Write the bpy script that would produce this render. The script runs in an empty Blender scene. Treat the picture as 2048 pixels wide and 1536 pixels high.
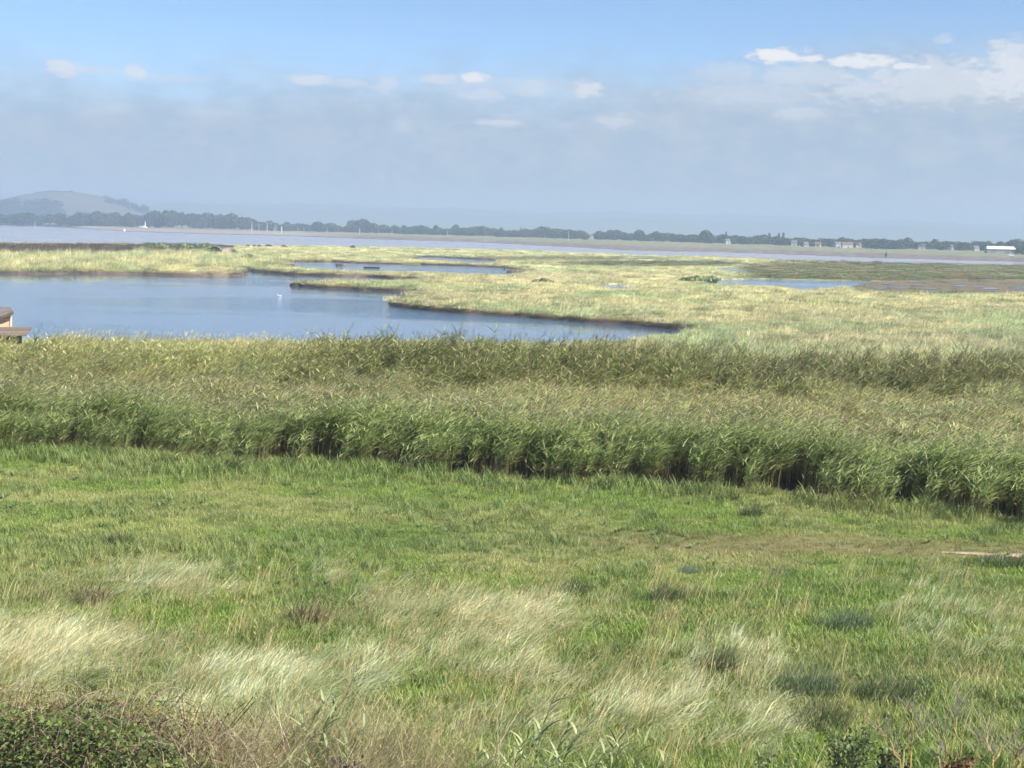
import bpy, math, random
import numpy as np
from mathutils import Vector, Matrix, Euler

random.seed(7)
RNG = np.random.default_rng(7)
sc = bpy.context.scene
COL = sc.collection
R = math.radians

# ------------------------------------------------------------------ camera
CAM_H = 8.0
PITCH, ROLL, LENS = 6.02, 1.3, 52.0
FPX = LENS / 36.0 * 2048.0
cam_d = bpy.data.cameras.new('camera')
cam_d.sensor_width = 36.0
cam_d.lens = LENS
cam_d.clip_start = 0.1
cam_d.clip_end = 20000.0
cam = bpy.data.objects.new('camera', cam_d)
COL.objects.link(cam)
CAM_R = Matrix.Rotation(R(90 - PITCH), 3, 'X') @ Matrix.Rotation(R(ROLL), 3, 'Z')
cam.location = (0, 0, CAM_H)
cam.rotation_euler = CAM_R.to_euler()
sc.camera = cam
CR = np.array(CAM_R)

# ------------------------------------------------------------------ light
SUN_EL, SUN_AZ = 44.0, 124.0            # azimuth clockwise from the view direction (+Y)
sd = Vector((math.sin(R(SUN_AZ)) * math.cos(R(SUN_EL)), math.cos(R(SUN_AZ)) * math.cos(R(SUN_EL)), math.sin(R(SUN_EL))))
sun_d = bpy.data.lights.new('sun', 'SUN')
sun_d.energy = 5.0
sun_d.angle = R(0.53)
sun_d.color = (1.0, 0.94, 0.84)
sun = bpy.data.objects.new('sun', sun_d)
COL.objects.link(sun)
sun.rotation_euler = (-sd).to_track_quat('-Z', 'Y').to_euler()

sc.view_settings.view_transform = 'Standard'
sc.view_settings.look = 'None'
sc.view_settings.exposure = 0.96
sc.view_settings.gamma = 1.0
sc.view_settings.use_curve_mapping = False
sc.cycles.use_denoising = True
sc.cycles.denoiser = 'OPENIMAGEDENOISE'
sc.cycles.denoising_input_passes = 'RGB_ALBEDO_NORMAL'
sc.cycles.denoising_prefilter = 'ACCURATE'
sc.cycles.use_adaptive_sampling = True
sc.cycles.adaptive_threshold = 0.025
sc.cycles.adaptive_min_samples = 12
sc.cycles.max_bounces = 4
sc.cycles.diffuse_bounces = 2
sc.cycles.glossy_bounces = 3
sc.cycles.transmission_bounces = 4
sc.cycles.transparent_max_bounces = 6
sc.cycles.volume_bounces = 1


def ray(px, py):
    v = CAM_R @ Vector(((px - 1024) / FPX, (768 - py) / FPX, -1.0))
    return v


def G(px, py, z=0.0):
    """point on the level z seen at a pixel of the 2048x1536 photograph"""
    v = ray(px, py)
    t = (z - CAM_H) / v.z
    return Vector((v.x * t, v.y * t, z))


def at_d(px, d, z=0.0):
    """ground point at forward distance d in the direction of picture column px (near the horizon)"""
    v = ray(px, 456 + (px - 1024) * math.tan(R(ROLL)) + 20)
    return Vector((v.x / v.y * d, d, z))


def at_px(px, py, D):
    v = ray(px, py)
    t = D / v.y
    return Vector((v.x * t, D, CAM_H + v.z * t))


def project(P):
    P = np.asarray(P, float) - np.array([0, 0, CAM_H])
    c = P @ CR          # = CR^T p
    w = np.maximum(-c[..., 2], 1e-3)
    return 1024 + FPX * c[..., 0] / w, 768 - FPX * c[..., 1] / w


def px_dir(px, py):
    v = ray(px, py).normalized()
    return math.degrees(math.atan2(v.x, v.y)), math.degrees(math.asin(v.z))


# ------------------------------------------------------------------ sky
class NT:
    def __init__(self, tree):
        self.t = tree

    def n(self, typ, **kw):
        nd = self.t.nodes.new(typ)
        for k, v in kw.items():
            setattr(nd, k, v)
        return nd

    def set(self, sock, v):
        if hasattr(v, 'is_linked') or isinstance(v, bpy.types.NodeSocket):
            self.t.links.new(v, sock)
        else:
            sock.default_value = v

    def m(self, op, a, b=0.0, c=0.0, clamp=False):
        nd = self.n('ShaderNodeMath', operation=op, use_clamp=clamp)
        self.set(nd.inputs[0], a)
        self.set(nd.inputs[1], b)
        if len(nd.inputs) > 2:
            self.set(nd.inputs[2], c)
        return nd.outputs[0]

    def sstep(self, v, e0, e1):
        nd = self.n('ShaderNodeMapRange', interpolation_type='SMOOTHSTEP')
        self.set(nd.inputs['Value'], v)
        self.set(nd.inputs['From Min'], e0)
        self.set(nd.inputs['From Max'], e1)
        return nd.outputs[0]

    def mix(self, f, a, b, blend='MIX'):
        nd = self.n('ShaderNodeMix', data_type='RGBA', blend_type=blend)
        self.set(nd.inputs[0], f)
        self.set(nd.inputs[6], a)
        self.set(nd.inputs[7], b)
        return nd.outputs[2]

    def noise(self, vec, scale, detail=4, rough=0.55):
        nd = self.n('ShaderNodeTexNoise')
        if vec is not None:
            self.set(nd.inputs['Vector'], vec)
        self.set(nd.inputs['Scale'], scale)
        self.set(nd.inputs['Detail'], detail)
        self.set(nd.inputs['Roughness'], rough)
        return nd.outputs[0]


world = bpy.data.worlds.new('World')
sc.world = world
world.use_nodes = True
wt = world.node_tree
world.cycles.sampling_method = 'MANUAL'
world.cycles.sample_map_resolution = 512
wt.nodes.clear()
W = NT(wt)
sky = W.n('ShaderNodeTexSky', sky_type='NISHITA')
sky.sun_disc = False
sky.sun_elevation = R(SUN_EL)
sky.sun_rotation = R(SUN_AZ)
sky.altitude = 0.0
sky.air_density = 0.75
sky.dust_density = 0.0
sky.ozone_density = 4.2
tc = W.n('ShaderNodeTexCoord')
sep = W.n('ShaderNodeSeparateXYZ')
wt.links.new(tc.outputs['Generated'], sep.inputs[0])
az = W.m('MULTIPLY', W.m('ARCTAN2', sep.outputs[0], sep.outputs[1]), 57.29578)
el = W.m('MULTIPLY', W.m('ARCSINE', sep.outputs[2]), 57.29578)
cmb = W.n('ShaderNodeCombineXYZ')
wt.links.new(W.m('MULTIPLY', az, 0.5), cmb.inputs[0])
wt.links.new(el, cmb.inputs[1])
nz_big = W.noise(cmb.outputs[0], 0.35, 5, 0.55)
nz_mid = W.noise(cmb.outputs[0], 1.1, 6, 0.6)
nz_fin = W.noise(cmb.outputs[0], 3.2, 5, 0.6)
# low bank of thin cloud all round the horizon, its ragged top 5 to 7 degrees up
bump = W.m('MULTIPLY', W.m('EXPONENT', W.m('MULTIPLY', W.m('POWER', W.m('DIVIDE', W.m('SUBTRACT', az, 19.0), 12.0), 2.0), -1.0)), 1.5)
wob = W.m('ADD', W.m('MULTIPLY', W.m('SUBTRACT', nz_big, 0.5), 3.4), W.m('MULTIPLY', W.m('SUBTRACT', nz_mid, 0.5), 2.4))
e_rel = W.m('ADD', W.m('SUBTRACT', W.m('SUBTRACT', el, 5.5), bump), wob)
bank = W.m('MULTIPLY', W.sstep(e_rel, 1.5, -1.9), W.sstep(el, -1.5, 2.0))
bank = W.m('MULTIPLY', bank, W.m('ADD', 0.72, W.m('MULTIPLY', nz_mid, 0.45)), clamp=True)
body = W.mix(W.sstep(W.m('ADD', nz_mid, W.m('MULTIPLY', nz_fin, .4)), .5, .95), (2.5, 3.15, 4.0, 1), (3.5, 3.95, 4.5, 1))
col = W.mix(bank, sky.outputs[0], body)
# brighter heads that stand out of the bank
puffs = [(1560, 112, 60, 17, 1.0), (1620, 116, 30, 9, .5), (1735, 124, 85, 14, .85), (1810, 132, 40, 9, .6), (130, 134, 40, 17, .36), (272, 144, 26, 16, .36),
         (620, 160, 42, 13, .32), (770, 170, 28, 22, .25), (880, 160, 55, 12, .30), (950, 157, 30, 12, .55), (1065, 175, 40, 22, .25),
         (1170, 180, 34, 20, .36), (1005, 246, 46, 9, .30), (1232, 243, 44, 18, .26), (1600, 226, 60, 17, .24), (1460, 145, 80, 20, .2),
         (2015, 112, 60, 34, .34), (1885, 78, 18, 10, .2), (1840, 185, 150, 26, .25), (1600, 150, 120, 28, .25), (805, 250, 22, 16, .2), (960, 190, 50, 14, .25), (1880, 165, 260, 46, .32), (2050, 150, 120, 60, .4), (1500, 190, 170, 30, .2), (420, 225, 60, 10, .12), (700, 165, 40, 9, .22), (340, 155, 70, 10, .16), (1010, 170, 180, 20, .15), (190, 140, 90, 10, .2)]
acc = None
nd_w = W.m('ADD', W.m('MULTIPLY', W.m('SUBTRACT', nz_fin, 0.5), 1.9), W.m('MULTIPLY', W.m('SUBTRACT', nz_mid, 0.5), 1.2))
for px, py, rx, ry, b in puffs:
    a0, e0 = px_dir(px, py)
    k = 57.29578 / FPX
    dx = W.m('DIVIDE', W.m('SUBTRACT', az, a0), rx * k * 1.25)
    dy = W.m('DIVIDE', W.m('SUBTRACT', el, e0), ry * k * 1.25)
    rr = W.m('SQRT', W.m('ADD', W.m('MULTIPLY', dx, dx), W.m('MULTIPLY', dy, dy)))
    mk = W.m('MULTIPLY', W.sstep(W.m('ADD', rr, nd_w), 1.0, 0.35), b if b > .8 else min(.85, b * 1.8))
    acc = mk if acc is None else W.m('MAXIMUM', acc, mk)
# scattered heads elsewhere round the horizon, same height, out of the same noise
oth = W.m('MULTIPLY', W.sstep(nz_mid, 0.60, 0.72), W.m('MULTIPLY', W.sstep(el, 3.0, 4.5), W.sstep(el, 7.0, 5.5)))
oth = W.m('MULTIPLY', oth, 0.16)
acc = W.m('MAXIMUM', acc, oth)
head = W.mix(acc, (4.5, 4.65, 5.0, 1), (6.0, 6.0, 6.1, 1))
col = W.mix(W.m('MULTIPLY', acc, 1.15, clamp=True), col, head)
bg = W.n('ShaderNodeBackground')
bg.inputs['Strength'].default_value = 0.08
wt.links.new(col, bg.inputs['Color'])
wo = W.n('ShaderNodeOutputWorld')
wt.links.new(bg.outputs[0], wo.inputs['Surface'])


# ------------------------------------------------------------------ helpers
def tag(o, label=None, cat=None, group=None, kind=None):
    if label:
        o['label'] = label
    if cat:
        o['category'] = cat
    if group:
        o['group'] = group
    if kind:
        o['kind'] = kind
    return o


def empty(name, loc=(0, 0, 0), rz=0.0, parent=None):
    o = bpy.data.objects.new(name, None)
    o.empty_display_size = 0.1
    o.location = loc
    o.rotation_euler = (0, 0, rz)
    o.parent = parent
    COL.objects.link(o)
    return o


def link(name, me, parent=None, loc=None, rot=None, scale=None):
    o = bpy.data.objects.new(name, me)
    COL.objects.link(o)
    o.parent = parent
    if loc is not None:
        o.location = loc
    if rot is not None:
        o.rotation_euler = rot
    if scale is not None:
        o.scale = scale
    return o


def copy_tree(o, parent=None):
    c = o.copy()
    COL.objects.link(c)
    c.parent = parent
    for ch in list(o.children):
        copy_tree(ch, c)
    return c


class MB:
    """collects shapes into one mesh, with a colour per corner point"""
    def __init__(self):
        self.v, self.f, self.c = [], [], []

    def add(self, V, F, col=(1, 1, 1)):
        b = len(self.v)
        self.v += [tuple(p) for p in V]
        self.f += [tuple(i + b for i in q) for q in F]
        self.c += [col] * len(V) if not isinstance(col, list) else col
        return self

    def box(self, c, s, rz=0.0, col=(1, 1, 1), top=1.0):
        V = []
        for z, k in ((-.5, 1.0), (.5, top)):
            for x, y in ((-.5, -.5), (.5, -.5), (.5, .5), (-.5, .5)):
                X, Y = x * s[0] * k, y * s[1] * k
                V.append((c[0] + X * math.cos(rz) - Y * math.sin(rz), c[1] + X * math.sin(rz) + Y * math.cos(rz), c[2] + z * s[2]))
        return self.add(V, [(3, 2, 1, 0), (4, 5, 6, 7), (0, 1, 5, 4), (1, 2, 6, 5), (2, 3, 7, 6), (3, 0, 4, 7)], col)

    def loft(self, rings, col=(1, 1, 1), caps=True):
        n = len(rings[0])
        V = [p for r in rings for p in r]
        F = []
        for i in range(len(rings) - 1):
            for j in range(n):
                k = (j + 1) % n
                F.append((i * n + j, i * n + k, (i + 1) * n + k, (i + 1) * n + j))
        if caps:
            F.append(tuple(reversed(range(n))))
            F.append(tuple((len(rings) - 1) * n + j for j in range(n)))
        return self.add(V, F, col)

    def tube(self, pts, rad, n=6, col=(1, 1, 1)):
        pts = [Vector(p) for p in pts]
        rings = []
        for i, p in enumerate(pts):
            d = (pts[min(i + 1, len(pts) - 1)] - pts[max(i - 1, 0)])
            d = d.normalized() if d.length > 1e-9 else Vector((0, 0, 1))
            a = d.cross(Vector((0.3, 0.9, 0.1))).normalized()
            b = d.cross(a).normalized()
            r = rad[i] if isinstance(rad, (list, tuple)) else rad
            rings.append([p + (a * math.cos(t) + b * math.sin(t)) * r for t in [2 * math.pi * j / n for j in range(n)]])
        return self.loft(rings, col)

    def ribbon(self, pts, wid, side, col=(1, 1, 1)):
        V, F = [], []
        for i, p in enumerate(pts):
            s = Vector(side) * (wid[i] * 0.5)
            V += [Vector(p) - s, Vector(p) + s]
        for i in range(len(pts) - 1):
            F.append((2 * i, 2 * i + 1, 2 * i + 3, 2 * i + 2))
        return self.add(V, F, col)

    def mesh(self, name, mat, smooth=False):
        me = bpy.data.meshes.new(name)
        me.from_pydata(self.v, [], self.f)
        a = me.attributes.new('col', 'FLOAT_COLOR', 'POINT')
        c = np.ones((len(self.v), 4), np.float32)
        c[:, :3] = np.array(self.c, np.float32).reshape(-1, 3)
        a.data.foreach_set('color', c.ravel())
        if smooth:
            me.polygons.foreach_set('use_smooth', np.ones(len(me.polygons), bool))
        me.materials.append(mat)
        me.update()
        return me

    def build(self, name, mat, parent=None, smooth=False, **kw):
        return link(name, self.mesh(name, mat, smooth), parent, **kw)


def np_mesh(name, V, Q, mat, colr=None, smooth=False):
    """mesh out of quad index array"""
    me = bpy.data.meshes.new(name)
    V = np.asarray(V, np.float32)
    Q = np.asarray(Q, np.int32)
    me.vertices.add(len(V))
    me.vertices.foreach_set('co', V.ravel())
    k = Q.shape[1]
    me.loops.add(Q.size)
    me.loops.foreach_set('vertex_index', Q.ravel())
    me.polygons.add(len(Q))
    me.polygons.foreach_set('loop_start', np.arange(0, Q.size, k, dtype=np.int32))
    if smooth:
        me.polygons.foreach_set('use_smooth', np.ones(len(Q), bool))
    if colr is not None:
        a = me.attributes.new('col', 'FLOAT_COLOR', 'POINT')
        c = np.ones((len(V), 4), np.float32)
        c[:, :3] = colr
        a.data.foreach_set('color', c.ravel())
    me.materials.append(mat)
    me.update(calc_edges=True)
    me.validate()
    return me


def vnoise(x, y, seed=0):
    xi, yi = np.floor(x).astype(np.int64), np.floor(y).astype(np.int64)
    xf, yf = x - xi, y - yi

    def h(a, b):
        n = (a * 374761393 + b * 668265263 + seed * 1442695041) & 0xFFFFFFFF
        n = ((n ^ (n >> 13)) * 1274126177) & 0xFFFFFFFF
        return ((n ^ (n >> 16)) & 0xFFFF) / 65535.0
    u, v = xf * xf * (3 - 2 * xf), yf * yf * (3 - 2 * yf)
    return (h(xi, yi) * (1 - u) + h(xi + 1, yi) * u) * (1 - v) + (h(xi, yi + 1) * (1 - u) + h(xi + 1, yi + 1) * u) * v


def fbm(x, y, seed=0, oct=4):
    s, a, t = 0.0, 0.5, 0.0
    for i in range(oct):
        s = s + a * vnoise(x * 2 ** i + 17.3 * i, y * 2 ** i + 9.1 * i, seed + i)
        t += a
        a *= 0.55
    return s / t


def sstep(x, a, b):
    t = np.clip((x - a) / (b - a), 0, 1)
    return t * t * (3 - 2 * t)


def in_poly(px, py, poly):
    inside = np.zeros(np.shape(px), bool)
    n = len(poly)
    for i in range(n):
        x0, y0 = poly[i]
        x1, y1 = poly[(i + 1) % n]
        if y0 == y1:
            continue
        c = ((y0 > py) != (y1 > py)) & (px < (x1 - x0) * (py - y0) / (y1 - y0) + x0)
        inside ^= c
    return inside


# ------------------------------------------------------------------ materials
def principled(name):
    m = bpy.data.materials.new(name)
    m.use_nodes = True
    t = NT(m.node_tree)
    b = m.node_tree.nodes['Principled BSDF']
    return m, t, b


def veg_mat(name, instanced, trans=0.35, rough=0.55, spec=0.25):
    m, t, b = principled(name)
    a = t.n('ShaderNodeAttribute', attribute_name='col')
    c = a.outputs['Color']
    if instanced:
        i = t.n('ShaderNodeAttribute', attribute_name='tint', attribute_type='INSTANCER')
        c = t.mix(1.0, c, i.outputs['Color'], 'MULTIPLY')
    t.set(b.inputs['Base Color'], c)
    b.inputs['Roughness'].default_value = rough
    b.inputs['Specular IOR Level'].default_value = spec
    tr = t.n('ShaderNodeBsdfTranslucent')
    t.set(tr.inputs['Color'], c)
    mx = t.n('ShaderNodeMixShader')
    mx.inputs[0].default_value = trans
    m.node_tree.links.new(b.outputs[0], mx.inputs[1])
    m.node_tree.links.new(tr.outputs[0], mx.inputs[2])
    m.node_tree.links.new(mx.outputs[0], m.node_tree.nodes['Material Output'].inputs['Surface'])
    return m


def solid_mat(name, base=(1, 1, 1), rough=0.8, nscale=6.0, namt=0.25, bump=0.3, spec=0.3, use_col=True, metal=0.0):
    """vertex colour times mottled wear, with fine relief"""
    m, t, b = principled(name)
    tcn = t.n('ShaderNodeTexCoord')
    nz = t.noise(tcn.outputs['Object'], nscale, 6, 0.65)
    f = t.m('ADD', 1.0 - namt, t.m('MULTIPLY', nz, 2 * namt))
    c = (base[0], base[1], base[2], 1)
    if use_col:
        a = t.n('ShaderNodeAttribute', attribute_name='col')
        c = t.mix(1.0, a.outputs['Color'], c, 'MULTIPLY')
    vm = t.n('ShaderNodeVectorMath', operation='SCALE')
    t.set(vm.inputs[0], c)
    t.set(vm.inputs['Scale'], f)
    t.set(b.inputs['Base Color'], vm.outputs[0])
    b.inputs['Roughness'].default_value = rough
    b.inputs['Specular IOR Level'].default_value = spec
    b.inputs['Metallic'].default_value = metal
    bp = t.n('ShaderNodeBump')
    bp.inputs['Strength'].default_value = bump
    bp.inputs['Distance'].default_value = 0.05
    t.set(bp.inputs['Height'], t.noise(tcn.outputs['Object'], nscale * 4, 5, 0.6))
    t.set(b.inputs['Normal'], bp.outputs[0])
    return m


M_grass = veg_mat('grass_blades', True, 0.33, 0.45, 0.35)
M_reed = veg_mat('reed_leaves', True, 0.31, 0.42, 0.4)
M_leaf = veg_mat('plant_leaves', False, 0.30, 0.5, 0.3)
M_far = veg_mat('far_foliage', False, 0.15, 0.8, 0.05)
M_ground = solid_mat('ground_soil', rough=0.95, nscale=0.9, namt=0.35, bump=0.6, spec=0.1)
M_mud = solid_mat('wet_mud', rough=0.55, nscale=1.5, namt=0.3, bump=0.6, spec=0.3)
M_farland = solid_mat('far_land', rough=0.95, nscale=0.05, namt=0.25, bump=0.2, spec=0.05)
M_wood = solid_mat('weathered_wood', rough=0.85, nscale=5.0, namt=0.3, bump=0.5, spec=0.15)
M_paint = solid_mat('painted_surface', rough=0.6, nscale=2.0, namt=0.12, bump=0.1, spec=0.3)
M_brick = solid_mat('old_masonry', rough=0.9, nscale=3.0, namt=0.25, bump=0.5, spec=0.1)
M_bark = solid_mat('lichen_bark', rough=0.95, nscale=30.0, namt=0.35, bump=0.6, spec=0.1)
M_feather = solid_mat('feathers', rough=0.7, nscale=30.0, namt=0.06, bump=0.1, spec=0.2)


def glass_mat():
    m, t, b = principled('window_glass')
    b.inputs['Base Color'].default_value = (0.03, 0.04, 0.05, 1)
    b.inputs['Roughness'].default_value = 0.1
    return m


M_glass = glass_mat()


def water_mat(name, base, wave_scale, stretch, amp, calm=None, rough=0.06):
    m, t, b = principled(name)
    g = t.n('ShaderNodeNewGeometry')
    mp = t.n('ShaderNodeMapping')
    t.set(mp.inputs['Vector'], g.outputs['Position'])
    mp.inputs['Scale'].default_value = (1.0 / stretch, 1.0, 1.0)
    n1 = t.noise(mp.outputs[0], wave_scale, 3, 0.5)
    n2 = t.noise(mp.outputs[0], wave_scale * 3.7, 3, 0.5)
    h = t.m('ADD', n1, t.m('MULTIPLY', n2, 0.35))
    bp = t.n('ShaderNodeBump')
    bp.inputs['Distance'].default_value = 0.1
    big = t.noise(mp.outputs[0], 0.045, 4, 0.6)
    st = t.m('MULTIPLY', t.m('ADD', 0.15, t.m('MULTIPLY', t.sstep(big, 0.42, 0.6), 1.2)), amp)
    if calm:
        # sheltered corner under the western bank: glassy
        sp = t.n('ShaderNodeSeparateXYZ')
        t.set(sp.inputs[0], g.outputs['Position'])
        st = t.m('MULTIPLY', st, t.m('ADD', calm[2], t.m('MULTIPLY', t.sstep(sp.outputs[0], calm[0], calm[1]), 1.0 - calm[2])))
    t.set(bp.inputs['Strength'], st)
    t.set(bp.inputs['Height'], h)
    t.set(b.inputs['Normal'], bp.outputs[0])
    b.inputs['Base Color'].default_value = (*base, 1)
    b.inputs['Roughness'].default_value = rough
    b.inputs['IOR'].default_value = 1.33
    b.inputs['Specular IOR Level'].default_value = 0.5
    return m


M_pond = water_mat('pond_water', (0.06, 0.115, 0.20), 1.6, 2.5, 0.6, calm=(-62.0, -22.0, 0.06))
M_river = water_mat('estuary_water', (0.30, 0.285, 0.29), 0.7, 3.0, 0.8, rough=0.22)
M_river.node_tree.nodes['Principled BSDF'].inputs['Specular IOR Level'].default_value = 0.35

# ------------------------------------------------------------------ water outlines (traced in the photograph, laid on the water level)
ZW, ZR = -0.5, -1.2
NE = 0.28          # near shores are seen over the tops of the grass
pond_px = [(-900, 546), (0, 547), (60, 548), (150, 547), (290, 549), (390, 552), (470, 552), (486, 549), (476, 541), (488, 539), (534, 546), (590, 550),
           (654, 552), (730, 553.5), (781, 557), (831, 560), (865, 563), (800, 562.5, .05), (755, 562, .05), (654, 563.5, 0), (600, 567.5, -.2), (581, 572), (628, 575), (679, 578), (755, 582),
           (831, 585.5), (842, 587), (800, 598, -.1), (778, 611), (800, 615), (831, 618), (882, 623), (968, 629), (1056, 635), (1143, 642), (1231, 648),
           (1319, 656), (1378, 661.5), (1424, 664.5), (1370, 669, .1), (1290, 671, .15), (1279, 690, .15), (1240, 706), (900, 704), (300, 702), (-900, 700)]
lag_px = [(578, 523), (667, 523), (712, 526), (796, 528), (857, 529.5), (920, 531), (1009, 535), (1040, 540), (1062, 547), (1009, 548, .2), (939, 545, .2),
          (882, 542.5, .2), (781, 540.5, .2), (705, 538.5, .2), (628, 535, .2), (578, 531, .2)]
chan_px = [(829, 513), (880, 514), (944, 518), (991, 519.5), (996, 523), (992, 525, .15), (946, 524.5, .15), (880, 519, .15), (829, 517, .15)]
pool_px = [(1402, 562.5), (1479, 558.5), (1558, 558.5), (1653, 561), (1716, 562), (1747, 565), (1720, 569, .05), (1700, 575.5, .05), (1637, 579, .1), (1606, 581, .1), (1577, 576, .1),
           (1542, 571.5, .1), (1479, 569, .1), (1416, 567, .1)]
creek_px = [(1432, 533), (1445, 535), (1455, 538), (1504, 540.5), (1502, 543, .05), (1463, 544, .05), (1446, 541, .05), (1437, 537, .05)]
mid_px = [(1196, 569), (1225, 568.5), (1262, 574), (1258, 578, .1), (1225, 579, .1), (1202, 573)]
pud_px = []
for (x, y, w, h) in [(1773, 568, 12, 1.3), (1795, 575, 26, 1.2), (1760, 577, 26, 1.0), (1838, 571, 18, 1.0), (1862, 577.5, 20, 1.0), (1919, 572, 22, 1.3), (1955, 574, 12, .9),
                     (1979, 577, 24, 1.5), (2040, 576, 26, 1.8), (1970, 556.5, 14, 1.8), (1985, 585.5, 30, 1.3), (1880, 583, 26, .8), (1826, 565, 14, .8), (1720, 579, 26, .8)]:
    pud_px.append([(x + w * math.cos(a) * (0.75 + 0.25 * math.cos(3 * a + x)), y + h * math.sin(a)) for a in [k * math.pi / 5 for k in range(10)]])
POOLS = [pond_px, lag_px, chan_px, pool_px, creek_px, mid_px]
LEVEL = [ZW, -0.32, -0.28, -0.07, -0.07, -0.10]
POOLS_W = []
for p, lv in zip(POOLS, LEVEL):
    q = [G(t[0], t[1], t[2] if len(t) > 2 else lv) for t in p]
    POOLS_W.append([(v.x, v.y) for v in q])
PUD_W = [[(G(a, b, 0.04).x, G(a, b, 0.04).y) for a, b in p] for p in pud_px]
near_px = [(-900, 470), (-300, 480), (0, 486), (130, 486.5), (300, 487), (460, 490), (578, 491), (705, 493.5), (880, 495.5), (1026, 500), (1143, 505), (1261, 510), (1400, 513),
           (1480, 516), (1590, 520), (1716, 523.5), (2048, 529), (2500, 540), (2900, 549)]
NEAR_W = [(G(a, b, 0).x, G(a, b, 0).y) for a, b in near_px]
far_px = [(-900, 434), (0, 450.5), (80, 452), (127, 454), (152, 456), (254, 463), (381, 467), (520, 470.5), (578, 472), (755, 479), (920, 483.5), (1085, 491.5),
          (1261, 501), (1400, 504), (1480, 505.7), (1558, 508.6), (1716, 515), (2048, 524.5), (2500, 536), (2900, 545)]


def refine(poly, step, jit, seed, closed=True):
    rg = np.random.default_rng(seed)
    out = []
    n = len(poly)
    for i in range(n if closed else n - 1):
        a, b = np.array(poly[i]), np.array(poly[(i + 1) % n])
        L = np.linalg.norm(b - a)
        k = max(1, int(L / step))
        nrm = np.array([-(b - a)[1], (b - a)[0]]) / max(L, 1e-6)
        for j in range(k):
            out.append(a + (b - a) * j / k + nrm * rg.normal(0, jit) * (1 if j else 0.3))
    if not closed:
        out.append(np.array(poly[-1]))
    return [tuple(p) for p in out]


POOLS_W = [refine(p, 2.0 if i else 2.0, 0.42 if i == 0 else .5, 10 + i) for i, p in enumerate(POOLS_W)]

# ------------------------------------------------------------------ reed-bed outline on the ground
reed_front_px = [(-900, 858), (-200, 878), (0, 888), (150, 897), (300, 915), (520, 930), (700, 924), (850, 938), (950, 948), (1100, 963), (1250, 962), (1400, 975), (1550, 985), (1700, 998), (1900, 1018), (2048, 1034), (2300, 1050), (2900, 1085)]
RF = np.array([[G(a, b, 0).x, G(a, b, 0).y] for a, b in reed_front_px])


def reed_front(x):
    return np.interp(x, RF[:, 0], RF[:, 1])


ROW_D = 61.5          # where the bank with the taller reeds starts
ROW_E = 70.0


def near_edge(x, y):
    """distance of the river bank in the direction of x/y"""
    N = np.array(NEAR_W)
    u = N[:, 0] / N[:, 1]
    return np.interp(x / np.maximum(y, 1), u, N[:, 1])


def height(x, y):
    h = 0.10 * (fbm(x * 0.12, y * 0.12, 3) - 0.5) + 0.10 * (fbm(x * 0.6, y * 0.6, 5) - 0.5)
    h = h + 0.9 * sstep(y, ROW_D - 1.0, ROW_D + 3.5) * (1 - sstep(y, ROW_E + 3, ROW_E + 14))
    h = h + (sstep(y, 90, 130) * 0.16) * (fbm(x * 0.05, y * 0.05, 8) - 0.5)
    return h


# ------------------------------------------------------------------ ground sheet
def blob(px, py, cx, cy, rx, ry, soft=0.6):
    d = np.sqrt(((px - cx) / rx) ** 2 + ((py - cy) / ry) ** 2)
    return 1 - sstep(d, 1 - soft, 1 + soft)


def lerp(a, b, t):
    return a + (np.asarray(b) - a) * t[..., None]


def marsh_colour(x, y, px, py):
    """straw, green and brown of the salt marsh at a ground point"""
    n1 = fbm(x * 0.035, y * 0.035, 21)
    n2 = fbm(x * 0.15, y * 0.06, 22)
    n3 = fbm(x * 0.5, y * 0.25, 23)
    c = np.zeros(x.shape + (3,)) + np.array([0.69, 0.64, 0.375])
    c = lerp(c, [0.50, 0.555, 0.31], sstep(n2, 0.44, 0.62) * 0.8)
    c = lerp(c, [0.68, 0.60, 0.38], sstep(n1, 0.52, 0.66) * 0.7)
    c = lerp(c, [0.27, 0.30, 0.14], sstep(n3, 0.55, 0.68) * 0.65)
    # the low green turf at the right
    g = blob(px, py, 1850, 542, 540, 21, 0.45) * sstep(px + 60 * (n2 - .5), 1440, 1540)
    g = np.maximum(g, 0.9 * blob(px, py, 1310, 527, 190, 6, 0.5))
    g = np.maximum(g, 0.5 * blob(px, py, 1120, 517, 220, 4, 0.5))
    gc = lerp(np.zeros(x.shape + (3,)) + np.array([0.155, 0.18, 0.075]), [0.20, 0.175, 0.09], sstep(n2 + n3, 0.9, 1.15))
    c = c + (gc - c) * np.clip(g * 1.3, 0, 1)[..., None]
    # brown salt-mud flat
    m = blob(px, py, 1930, 573, 250, 14, 0.35) * sstep(px, 1640, 1740)
    c = lerp(c, [0.155, 0.13, 0.085], np.clip(m * 1.2, 0, 1))
    # brown herb belt and green growth along the left bank
    bm = blob(px, py, 60, 497, 420, 9, 0.4) * sstep(430 - px, -40, 60)
    c = lerp(c, [0.17, 0.125, 0.075], np.clip(bm * 1.25, 0, 1))
    c = lerp(c, [0.11, 0.17, 0.06], blob(px, py, 360, 491, 90, 5, 0.5))
    c = lerp(c, [0.42, 0.36, 0.24], 0.6 * sstep(py - (513 + (px - 1480) * 0.0226), 7, 1) * sstep(px, 1300, 1500))
    return c


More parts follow.
